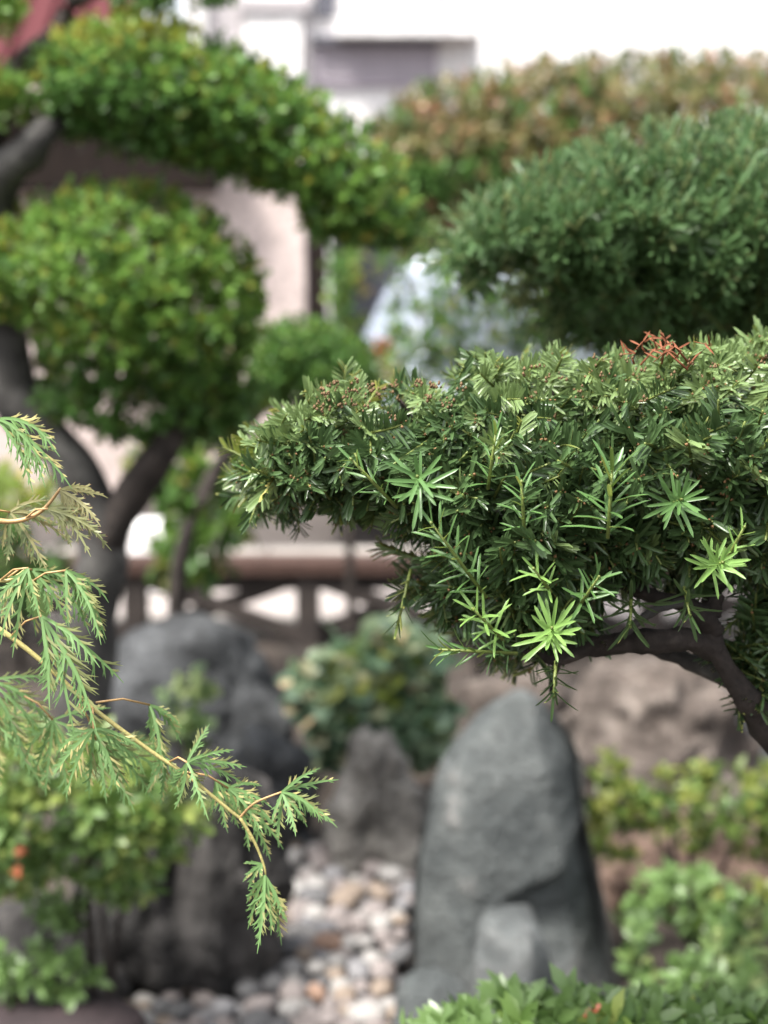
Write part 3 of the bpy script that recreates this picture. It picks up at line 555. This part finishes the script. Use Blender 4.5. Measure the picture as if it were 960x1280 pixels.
# ------------------------------------------------------------------ azaleas, herbs, leafy plant
ell = ((0, .15), (.3, .8), (.62, 1.0))
atp = [leafy_shoot(.04, 8, .036, .016, 85, 45, True, ell) for _ in range(6)]
atf = [leafy_shoot(.035, 9, .032, .014, 82, 42, True, ell) for _ in range(6)]
def azalea(poly, Y, th, mats, npart, nrest, label, name='azalea', tpls=None, ls=.03, stems=5, fn=None, **k):
    pl = np.array(poly); c = pl.mean(0); e = empty(name, (P(c[0], c[1], Y).x, Y, 0), label, 'shrub' if name != 'herb' else 'plant')
    for i in range(stems):
        q = pl[rng.integers(len(pl))]*.45+c*.55; g = Vector((P(c[0], c[1], Y).x+rng.normal(0, .015), Y+rng.normal(0, .015), -.01)); t_ = P(q[0], q[1], Y+rng.normal(0, .03))
        tube('stem', [g, g.lerp(t_, .5)+Vector((rng.normal(0, .01), 0, .02)), t_], [.009, .006, .003], bark, e, 6)
    foliage(e, 'leafy_shoot', poly, Y, th, tpls or atp, mats, npart, nrest, ls, .6, .4, matfn=fn, **k); return e
az = azalea([(505, 1308), (530, 1280), (575, 1262), (640, 1250), (700, 1246), (770, 1250), (830, 1254), (900, 1262), (960, 1270), (1050, 1300), (1080, 1380), (960, 1450), (620, 1450), (500, 1380)], 1.56, .17, [[azal, stemg], [azall, stemg]], 170, 330, 'dark green azalea mound in the foreground along the bottom edge', 'azalea', atf, cam_bias=.3, fn=lambda u, v, N: 1 if rng.random() < .07 else 0)
tp = T()
for k in range(5): leaf_into(tp, np.zeros(3), rng.normal(0, 1, 3)+np.array([0, -.3, .6]), (0, 0, 1.), .007, .006, 0, rng.random())
me = tp.fin().mesh('flower', [orangem])
for u, v in ((747, 1266), (735, 1272)): obj('flower', me, az, Matrix.Translation(P(u, v-4, 1.42)))
azalea([(-60, 900), (20, 880), (90, 905), (160, 935), (225, 965), (250, 1010), (240, 1050), (205, 1080), (190, 1125), (150, 1128), (110, 1100), (60, 1085), (20, 1120), (-60, 1110)], 2.62, .20, [[azall, stemg], [azal, stemg]], 135, 230, 'bright green azalea at lower left under the maple leaves', fn=lambda u, v, N: 0 if rng.random() < .8 else 1)
azalea([(15, 1128), (60, 1115), (130, 1130), (125, 1150), (60, 1160)], 2.66, .05, [[azal, stemg]], 6, 8, 'few dark leaves sprouting low beneath the bright azalea', stems=2)
for i, (u, v) in enumerate(((22, 1092), (28, 1062))):
    tp = T()
    for k in range(7): leaf_into(tp, np.zeros(3), rng.normal(0, 1, 3)+np.array([0, -.5, -.3]), (0, 0, 1.), .017, .013, 0, rng.random())
    o = obj('fallen_flower', tp.fin().mesh('fallen_flower', [orangem]), None, Matrix.Translation(P(u, v, 2.42))); tag(o, ['lower orange bloom caught in the left azalea', 'upper orange bloom caught in the left azalea'][i], 'flower')
azalea([(738, 970), (790, 950), (850, 975), (880, 952), (930, 968), (990, 950), (1040, 1000), (1030, 1075), (960, 1075), (900, 1050), (860, 1060), (800, 1040), (780, 1100), (745, 1080), (735, 1030)], 3.2, .15, [[azaly, stemg], [azall, stemg]], 80, 70, 'yellow green azalea over the russet rock right of the standing stone', fn=lambda u, v, N: 0 if rng.random() < .8 else 1)
hbt = [leafy_shoot(.05, 9, .036, .024, 88, 55, False, ((0, .2), (.35, .95), (.7, .85))) for _ in range(4)]
azalea([(780, 1165), (830, 1150), (880, 1190), (930, 1180), (990, 1200), (1000, 1262), (900, 1275), (800, 1262), (772, 1220)], 2.72, .14, [[herb, stemg], [azal, stemg]], 24, 14, 'pale green leafy ground plants right of the standing stone', 'herb', hbt, .04, 6, fn=lambda u, v, N: 0 if rng.random() < .55 else 1)
azalea([(775, 1100), (850, 1085), (930, 1100), (1000, 1090), (1000, 1180), (900, 1175), (800, 1170), (765, 1150)], 2.95, .12, [[azal, stemg], [azaly, stemg]], 16, 40, 'loose darker ground cover in front of the russet rock at right', 'herb', hbt, .04, 4, fn=lambda u, v, N: 0 if rng.random() < .75 else 1)
azalea([(895, 1110), (940, 1105), (975, 1130), (950, 1160), (930, 1200), (895, 1190), (905, 1150)], 2.8, .06, [[herb, stemg]], 14, 8, 'tall light green herb at the right edge above the ground plants', 'herb', hbt, .04, 3)
azalea([(730, 960), (760, 945), (780, 960), (775, 1000), (740, 1000)], 3.5, .08, [[azaly, stemg]], 8, 10, 'small yellow green azalea tuft touching the standing stone', stems=2)
btp = [leafy_shoot(.06, 6, .06, .055, 95, 55, False, ((0, .35), (.35, 1.0), (.75, .8))) for _ in range(4)]
azalea([(372, 835), (395, 800), (430, 805), (470, 778), (530, 786), (560, 805), (548, 850), (562, 905), (552, 950), (510, 945), (480, 915), (440, 955), (392, 945), (385, 900), (365, 880)], 4.05, .13, [[blueg, stemg], [azaly, stemg]], 90, 150, 'bluish green broad leaved plant below the fence', 'leafy_plant', btp, .05, 4, fn=lambda u, v, N: 0 if rng.random() < (.95 if u < 440 or v > 890 else .8) else 1)
azalea([(225, 820), (262, 835), (268, 875), (262, 935), (232, 940), (180, 905), (205, 870)], 3.7, .07, [[herb, stemg]], 12, 8, 'slender green weed in front of the round dark boulder', 'herb', hbt, .04, 3)
azalea([(-40, 1190), (60, 1180), (130, 1215), (120, 1250), (-40, 1255)], 2.62, .06, [[azal, stemg]], 10, 20, 'sparse dark ground cover in front of the blackish rock', 'herb', atp, .03, 2)
# ------------------------------------------------------------------ far yew (upper right)
y2 = empty('yew_tree', (P(1250, 500, 2.1).x, 2.15, 0), 'blurred dark green yew pad above and behind the sharp yew', 'tree')
tube('trunk', [(P(1250, 500, 2.1).x, 2.15, -.03), P(1240, 900, 2.15), P(1200, 520, 2.15), P(1080, 400, 2.15), P(940, 330, 2.1)], [.05, .045, .04, .035, .02], bark, y2, 10)
for a_ in ((700, 290), (820, 250), (760, 340), (900, 220)): tube('branch', [P(960, 335, 2.1), P((960+a_[0])/2, a_[1]+25, 2.1), P(*a_, 2.08)], [.016, .011, .004], bark, y2, 7)
ytp2 = [yew_shoot(.09, 26, .031, .0050, k_ % 2 == 0, 0, 58, 22) for k_ in range(6)]
foliage(y2, 'shoot', [(568, 275), (590, 243), (650, 215), (730, 182), (810, 160), (900, 148), (980, 140), (1120, 160), (1200, 260), (1180, 380), (1060, 430), (960, 415), (880, 430), (790, 410), (730, 392), (690, 350), (640, 330), (590, 345), (560, 330)], 2.12, .34, ytp2, [[yew2g, stemg, budm]], 240, 760, .085, .6, .32, sc=(.8, 1.1), shell=.35, cam_bias=.3, gap=(8, -.6))
foliage(y2, 'shoot', [(545, 310), (600, 300), (680, 330), (720, 380), (700, 410), (640, 380), (580, 370)], 2.1, .10, ytp2, [[yew2g, stemg, budm]], 0, 34, .06, .1, .6)
foliage(y2, 'shoot', [(690, 370), (800, 395), (960, 400), (1100, 410), (1080, 470), (900, 455), (780, 440), (710, 425)], 2.2, .16, ytp2, [[yew2g, stemg, budm]], 0, 150, .07, .2, .5, gap=(8, -.6))
# ------------------------------------------------------------------ sharp yew pad in focus
YC = 1.36
y1 = empty('yew_tree', (P(1120, 1000, 1.5).x, 1.5, 0), 'sharply focused yew with flat clipped pad reaching in from the right', 'tree')
tube('trunk', [(P(1120, 1000, 1.5).x, 1.5, -.03), P(1130, 1500, 1.45), P(1040, 1040, 1.34), P(965, 920, 1.29), P(925, 860, 1.27), P(892, 808, 1.27), P(888, 770, 1.28), P(905, 700, 1.30), P(930, 630, 1.36)], [.028, .024, .018, .013, .0115, .010, .009, .008, .006], bark, y1, 14, .18, 7)
tube('branch', [P(895, 812, 1.27), P(860, 800, 1.265), P(820, 800, 1.26), P(770, 806, 1.27), P(730, 808, 1.28), P(690, 822, 1.28), P(640, 800, 1.3), P(560, 770, 1.31), P(520, 720, 1.32)], [.011, .010, .010, .0095, .009, .007, .005, .0035, .002], bark, y1, 12, .2, 7)
tube('branch', [P(935, 860, 1.30), P(880, 835, 1.33), P(830, 815, 1.34), P(780, 800, 1.36)], [.011, .009, .008, .006], barkg, y1, 10, .2)
tube('branch', [P(892, 790, 1.27), P(870, 762, 1.26), P(830, 748, 1.26), P(790, 735, 1.28), P(740, 700, 1.32), P(660, 640, 1.36), P(560, 600, 1.37), P(430, 590, 1.36), P(350, 600, 1.34)], [.010, .0075, .007, .006, .005, .0045, .0035, .0025, .0015], bark, y1, 10, .2, 6)
tube('branch', [P(855, 752, 1.245), P(815, 765, 1.235), P(785, 788, 1.24), P(770, 800, 1.25)], [.0036, .0042, .0036, .0025], barkg, y1, 8, .2)
for a_ in (((905, 720), (880, 620), (850, 520)), ((930, 640), (960, 560), (975, 480)), ((800, 740), (780, 640), (760, 540)), ((680, 660), (660, 580), (640, 500)), ((560, 600), (530, 550), (500, 500)), ((740, 700), (700, 620), (690, 480)), ((905, 690), (960, 660), (1020, 600)), ((600, 790), (570, 740), (560, 690)), ((700, 820), (690, 850), (690, 870))):
    tube('twig', [P(a_[0][0], a_[0][1], 1.31), P(a_[1][0], a_[1][1], 1.30), P(a_[2][0], a_[2][1], 1.28)], [.0042, .003, .0016], bark, y1, 7, .2)
ytp = [yew_shoot(L_, n_, nl_, .0033, fl, bd, a0_, a1_) for L_, n_, nl_, fl, bd, a0_, a1_ in ((.07, 38, .024, False, 2, 66, 30), (.055, 30, .025, False, 4, 70, 35), (.09, 48, .023, True, 0, 66, 30), (.07, 38, .025, True, 3, 70, 36), (.045, 24, .026, False, 6, 75, 30), (.08, 42, .024, True, 0, 62, 26), (.06, 30, .028, True, 2, 72, 40))]
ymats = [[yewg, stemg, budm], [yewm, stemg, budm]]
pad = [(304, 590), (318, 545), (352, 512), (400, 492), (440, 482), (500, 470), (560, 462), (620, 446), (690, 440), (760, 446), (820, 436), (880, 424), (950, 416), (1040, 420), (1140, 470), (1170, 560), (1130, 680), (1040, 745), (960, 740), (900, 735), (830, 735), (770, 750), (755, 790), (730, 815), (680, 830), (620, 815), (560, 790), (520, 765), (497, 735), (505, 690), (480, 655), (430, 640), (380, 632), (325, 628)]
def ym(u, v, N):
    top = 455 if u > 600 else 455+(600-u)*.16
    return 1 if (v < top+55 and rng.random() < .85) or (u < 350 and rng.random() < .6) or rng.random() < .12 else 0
hole = lambda u, v: not (850 < u < 960 and 590 < v < 655 and rng.random() < .75)
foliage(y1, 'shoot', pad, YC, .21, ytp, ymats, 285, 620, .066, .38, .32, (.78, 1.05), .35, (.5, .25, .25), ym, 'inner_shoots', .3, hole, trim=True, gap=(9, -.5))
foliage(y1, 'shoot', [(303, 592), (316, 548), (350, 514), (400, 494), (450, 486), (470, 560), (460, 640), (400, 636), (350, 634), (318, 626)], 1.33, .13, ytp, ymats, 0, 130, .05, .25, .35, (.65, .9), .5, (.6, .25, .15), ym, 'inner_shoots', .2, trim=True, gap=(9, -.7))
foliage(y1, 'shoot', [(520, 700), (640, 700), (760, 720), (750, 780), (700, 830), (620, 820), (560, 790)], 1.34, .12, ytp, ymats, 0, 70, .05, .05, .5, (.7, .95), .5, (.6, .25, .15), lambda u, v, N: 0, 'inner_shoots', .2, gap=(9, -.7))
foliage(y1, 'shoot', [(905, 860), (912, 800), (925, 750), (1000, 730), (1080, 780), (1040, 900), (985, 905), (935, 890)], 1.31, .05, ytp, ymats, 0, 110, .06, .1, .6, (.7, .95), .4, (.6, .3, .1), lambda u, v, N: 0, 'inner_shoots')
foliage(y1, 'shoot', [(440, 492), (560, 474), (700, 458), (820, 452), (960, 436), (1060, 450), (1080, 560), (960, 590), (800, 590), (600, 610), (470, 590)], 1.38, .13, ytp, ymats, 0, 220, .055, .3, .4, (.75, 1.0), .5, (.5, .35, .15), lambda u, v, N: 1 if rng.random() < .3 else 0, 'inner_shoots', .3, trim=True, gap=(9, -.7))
# bright new shoots, needle by needle: (u, v) of the heart, pointing direction, needle length, count, material
needles = []
for k in range(3):
    tp = T(); leaf_into(tp, np.zeros(3), (0, 0, 1.), (0, 1., 0), .026*(1, 1.12, .9)[k], .0029, 0, 0, droop=(.08, .18, -.08)[k], fold=.45, prof=NPROF); needles.append(tp.fin())
nm = {id(m_): [t_.mesh('needle', [m_]) for t_ in needles] for m_ in (yewn, yewm, yewg, yewo)}
def hero(u, v, Y, ax, sc, n, m_, L=.045, a0=80, a1=32):
    n = int(n*1.35)
    c = np.array(P(u, v, Y)); F_ = frame(ax, 1); tp = T(); tube_into(tp, [(0, 0, -L), (0, 0, -L/2), (0, 0, 0)], (.0016, .0014, .0009), 0, 6); blob_into(tp, (0, 0, .001), .0018, 0)
    s = obj('new_shoot', tp.fin().mesh('new_shoot', [stemg]), y1, M4(F_, c))
    for k in range(n):
        q = (k+.5)/n; a = math.radians(a0+(a1-a0)*q**1.5+rng.normal(0, 5)); ph = k*2.4+rng.normal(0, .15)
        d = F_ @ np.array([math.cos(ph)*math.sin(a), math.sin(ph)*math.sin(a), math.cos(a)]); p0 = c+F_ @ np.array([0, 0, -L*(1-q)*.95])
        z = d; y = -F_[:, 2]+z*np.dot(z, F_[:, 2]); y = -y/np.linalg.norm(y); x = np.cross(y, z); R = np.stack([x, y, z], 1)*sc*rng.uniform(.85, 1.08)
        obj('needle', nm[id(m_)][int(rng.integers(3))], s, M4(R, p0))
hero(852, 624, 1.125, (0, -1, .25), 1.05, 18, yewo); hero(903, 703, 1.12, (.05, -1, .3), .95, 20, yewn); hero(690, 785, 1.125, (-.1, -.9, .45), 1.1, 18, yewn)
hero(748, 722, 1.13, (.25, -.7, .7), .9, 14, yewo); hero(765, 590, 1.12, (0, -.25, 1), 1.25, 16, yewo, .055, 70, 22); hero(522, 596, 1.13, (-.1, -.9, .4), 1.1, 15, yewo)
hero(668, 712, 1.14, (-.5, -.5, .7), .8, 11, yewn, .03); hero(592, 762, 1.14, (-.55, -.5, .65), .95, 15, yewn); hero(652, 604, 1.13, (-.1, -.4, .95), .85, 16, yewo, .05, 70, 30)
hero(540, 655, 1.13, (-.55, -.4, .8), 1.05, 22, yewo, .085, 68, 32); hero(552, 812, 1.16, (-.9, -.4, .15), .85, 18, yewo, .07, 62, 26); hero(930, 660, 1.15, (.2, -.6, .8), .75, 10, yewn)
hero(692, 868, 1.17, (-.1, -.5, -.6), .85, 14, yewg, .03); hero(862, 768, 1.18, (0, -.7, -.5), 1.05, 14, yewg, .03); hero(788, 782, 1.19, (-.1, -.6, -.6), 1.1, 14, yewg, .03)
hero(315, 590, 1.25, (-1, -.3, .3), .85, 18, yewo, .06, 60, 28); hero(497, 782, 1.22, (-.2, -.3, -.8), .8, 12, yewg, .05, 60, 25); hero(620, 540, 1.15, (.1, -.35, 1), .85, 14, yewo, .05, 65, 25); hero(440, 575, 1.17, (-.6, -.4, .7), .8, 12, yewo, .06, 62, 25)
for k in range(10):
    a = P(rng.uniform(785, 865), rng.uniform(440, 464), rng.uniform(1.20, 1.26)); d = Vector((rng.normal(-.004, .012), rng.normal(0, .008), rng.uniform(.006, .022))); pts_ = [Vector((0, 0, 0)), d*.5+Vector((rng.normal(0, .0015), 0, .001)), d, d+Vector((rng.uniform(-.014, .012), 0, rng.uniform(-.010, .003)))]
    tp = T(); tube_into(tp, pts_, (.0010, .0009, .0007, .0003), 0, 5)
    for q in range(3): b_ = np.array(pts_[2].lerp(pts_[3], q/3)); leaf_into(tp, b_, rng.normal(0, 1, 3)+np.array([0, 0, .4]), (0, -1., .2), .012, .0016, 0, 0, .2)
    obj('dead_twig', tp.fin().mesh('dead_twig', [deadm]), y1, Matrix.Translation(a))
tp = T(); o_ = np.array(WORLD[y1.name].translation)
for k in range(80):
    u = rng.choice([rng.uniform(395, 560), rng.uniform(560, 960)]); top = 476 if u < 600 else 448; a = np.array(P(u, top+rng.exponential(22), rng.uniform(1.17, 1.3)))-o_
    for j in range(5): blob_into(tp, a+rng.normal(0, .0022, 3), rng.uniform(.0008, .0017), 0)
tag(obj('cut_buds', tp.fin().mesh('cut_buds', [plain('cut_bud', (.15, .095, .05), .7, 0, .3, 90)]), y1, WORLD[y1.name]), kind='stuff')
# ------------------------------------------------------------------ laceleaf maple (left)
MY = 1.16
mt = empty('laceleaf_maple', (P(-150, 700, MY).x, MY+.05, 0), 'laceleaf maple twig with feathery drooping leaves in front at left', 'tree')
tube('trunk', [(P(-150, 700, MY).x, MY+.05, -.03), P(-190, 1200, MY+.04), P(-160, 850, MY+.02), P(-120, 640, MY+.02), P(-130, 480, MY+.02)], [.03, .026, .02, .014, .008], barkg, mt, 10)
tube('branch', [P(-160, 850, MY+.02), P(-120, 770, MY), P(-60, 755, MY), P(0, 787, MY), P(55, 829, MY), P(115, 884, MY), P(190, 940, MY), P(232, 968, MY), P(290, 1015, MY), P(300, 1022, MY)], [.010, .005, .0026, .0022, .0021, .0019, .0017, .0015, .0014, .0014], maps, mt, 8, .03)
tube('twig', [P(300, 1022, MY), P(318, 1052, MY), P(330, 1082, MY), P(332, 1096, MY)], [.0015, .0013, .0010, .0007], maps, mt, 7, .02)
tube('twig', [P(300, 1022, MY), P(318, 1004, MY), P(352, 990, MY)], [.0012, .0010, .0008], mappet, mt, 7, .02)
tube('branch', [P(-130, 640, MY+.02), P(-60, 640, MY), P(10, 652, MY), P(50, 640, MY), P(76, 610, MY)], [.008, .003, .002, .0016, .0010], mappet, mt, 8, .03)
tube('branch', [P(-135, 560, MY+.02), P(-70, 520, MY), P(-5, 523, MY)], [.006, .003, .0012], mappet, mt, 8, .03)
tube('branch', [P(-140, 720, MY+.02), P(-60, 690, MY), P(0, 726, MY), P(35, 710, MY)], [.006, .003, .0016, .0010], maps, mt, 8, .03)
def lobe(tp, o, d0, L, g, wsc=1.0, n=6, tw=0.0):
    d0 = np.array(d0, float); d0 /= np.linalg.norm(d0); p = np.array(o, float); pts = [p.copy()]; dirs = [d0]; d = d0.copy(); K = n+2; st = L/K
    for k in range(K):
        d = d+np.array([0, 0, -g*1.6/K])+rng.normal(0, .05, 3); d /= np.linalg.norm(d); p = p+d*st; pts.append(p.copy()); dirs.append(d.copy())
    side0 = np.cross(d0, np.array([0, -1., .25])); side0 /= np.linalg.norm(side0)
    V = []; t = []
    for k in range(K+1):
        sd_ = side0-dirs[k]*np.dot(side0, dirs[k]); sd_ /= np.linalg.norm(sd_); w_ = (.0015*(1-k/K)**.6*(.45+.55*min(1, k/3))+.00018)*wsc; nn = np.cross(sd_, dirs[k])
        V += [pts[k]+sd_*w_+nn*w_*.25, pts[k], pts[k]-sd_*w_+nn*w_*.25]; t += [k/K*.55]*3
    F = []
    for k in range(K): a = k*3; F += [(a, a+1, a+4, a+3), (a+1, a+2, a+5, a+4)]
    tp.add(V, F, 0, t, rng.normal(0, .06))
    for k in range(2, K):
        for sg in (1, -1):
            q = k/K; 
            if rng.random() < .12: continue
            tl = L*rng.uniform(.17, .30)*math.sin(math.pi*min(1, q*.85+.15))**.8*rng.uniform(.75, 1.15)*wsc; sd_ = side0-dirs[k]*np.dot(side0, dirs[k]); sd_ /= np.linalg.norm(sd_)
            dd = dirs[k]*rng.uniform(.75, 1.0)+sd_*sg*rng.uniform(.38, .6)+rng.normal(0, .1, 3)+np.array([0, 0, -.12*g]); dd /= np.linalg.norm(dd); b = pts[k]-dirs[k]*st*.35; nn = np.cross(sd_*sg, dirs[k])+rng.normal(0, .2, 3)
            leaf_into(tp, b, dd, nn, tl, .0023*wsc, 0, rng.normal(0, .06), .1, .2, ((0, .8), (.45, .75)))
            if tl > .006: leaf_into(tp, b+dd*tl*.45, dd*.8+sd_*sg*.55, nn, tl*.42, .0014*wsc, 0, 0, 0, .2, ((0, .8), (.5, .7)))
def mleaf(u, v, Y, d, L, spread, g, nl=7, mat=mapg, pet=None, ysp=.35, wsc=1.0):
    c = P(u, v, Y); tp = T(); d = np.array([d[0], d[2] if len(d) > 2 else -.15, -d[1]], float); d /= np.linalg.norm(d); lat = np.cross(d, np.array([0, 1., 0])); lat /= np.linalg.norm(lat)
    for k in range(nl):
        a = (k/(nl-1)*2-1) if nl > 1 else 0; an = math.radians(a*spread); l_ = L*1.15*(1-.38*abs(a)**1.4)*rng.uniform(.9, 1.08)
        lobe(tp, (0, 0, 0), d*math.cos(an)+lat*math.sin(an)+np.array([0, rng.normal(0, ysp), 0]), l_, g*rng.uniform(.8, 1.2), wsc)
    o = obj('leaf', tp.fin().mesh('leaf', [mat]), mt, Matrix.Translation(c))
    if pet:
        b = P(pet[0], pet[1], pet[2] if len(pet) > 2 else MY); q = T(); m_ = (b-c)*.5+Vector((0, 0, .004))
        tube_into(q, [b-c, m_, (0, 0, 0)], (.0009, .0008, .0009), 0, 6); obj('petiole', q.fin().mesh('petiole', [mappet]), o, Matrix.Translation(c))
    return o
mleaf(-5, 524, 1.15, (1, .12), .074, 32, .95, 7)
mleaf(76, 612, 1.15, (.9, .45), .044, 48, .45, 6, mapr)
mleaf(60, 636, 1.15, (1, .2), .052, 28, .45, 5, mapr, (30, 650))
mleaf(12, 640, 1.17, (.8, .6), .05, 75, .5, 7, mapr, (-15, 648))
mleaf(35, 710, 1.14, (-.35, 1), .062, 38, .5, 6, mapg, (0, 726))
mleaf(82, 713, 1.15, (.75, .7), .062, 30, .85, 7, mapg, (32, 732))
mleaf(40, 712, 1.17, (1, .25), .06, 30, .8, 5, mapg, (10, 722))
mleaf(52, 770, 1.14, (.62, .78), .088, 34, .5, 7, mapg, (14, 795), .25, 1.15)
mleaf(-15, 850, 1.27, (.75, .6), .085, 55, .5, 8, mapg, (-60, 800, 1.2))
mleaf(-10, 905, 1.32, (.8, .5), .075, 60, .5, 7, mapg, (-60, 860, 1.25))
mleaf(117, 911, 1.135, (.1, 1), .058, 88, .5, 8, mapg, (116, 884))
mleaf(66, 900, 1.24, (.45, .8), .07, 80, .45, 8, mapg, (30, 870, 1.24)); mleaf(120, 925, 1.22, (1, .55), .075, 45, .5, 7, mapg, (100, 880, 1.2))
mleaf(187, 881, 1.19, (.6, .9), .052, 42, .7, 6, mapg, (120, 878))
mleaf(234, 953, 1.14, (.7, .45), .05, 95, .35, 8, mapg, (212, 952)); mleaf(208, 948, 1.17, (-.1, 1), .035, 60, .4, 5, mapg)
mleaf(285, 985, 1.17, (.9, .35), .045, 42, .45, 6, mapg, (234, 965)); mleaf(270, 975, 1.19, (.6, .8), .045, 40, .5, 5, mapg)
mleaf(352, 990, 1.14, (1, .05), .048, 42, .35, 6, mapg); mleaf(353, 991, 1.14, (.25, 1), .034, 40, .3, 4, mapg); mleaf(300, 1010, 1.2, (1, .55), .055, 25, .6, 4, mapg)
mleaf(331, 1094, 1.14, (-.05, 1), .055, 36, .4, 6, mapg); mleaf(331, 1098, 1.16, (.3, 1), .064, 12, .3, 3, mapg); mleaf(327, 1080, 1.16, (-.7, .5), .022, 50, .3, 4, mapg)
tp = T(); leaf_into(tp, np.zeros(3), (-.1, 0, 1.), (0, -1., .3), .026, .022, 0, 0, .1, .15, ((0, .4), (.3, 1.0), (.7, .9)))
obj('round_leaf', tp.fin().mesh('round_leaf', [herb]), mt, Matrix.Translation(P(52, 772, 1.19)))
print('objects', len(bpy.data.objects))
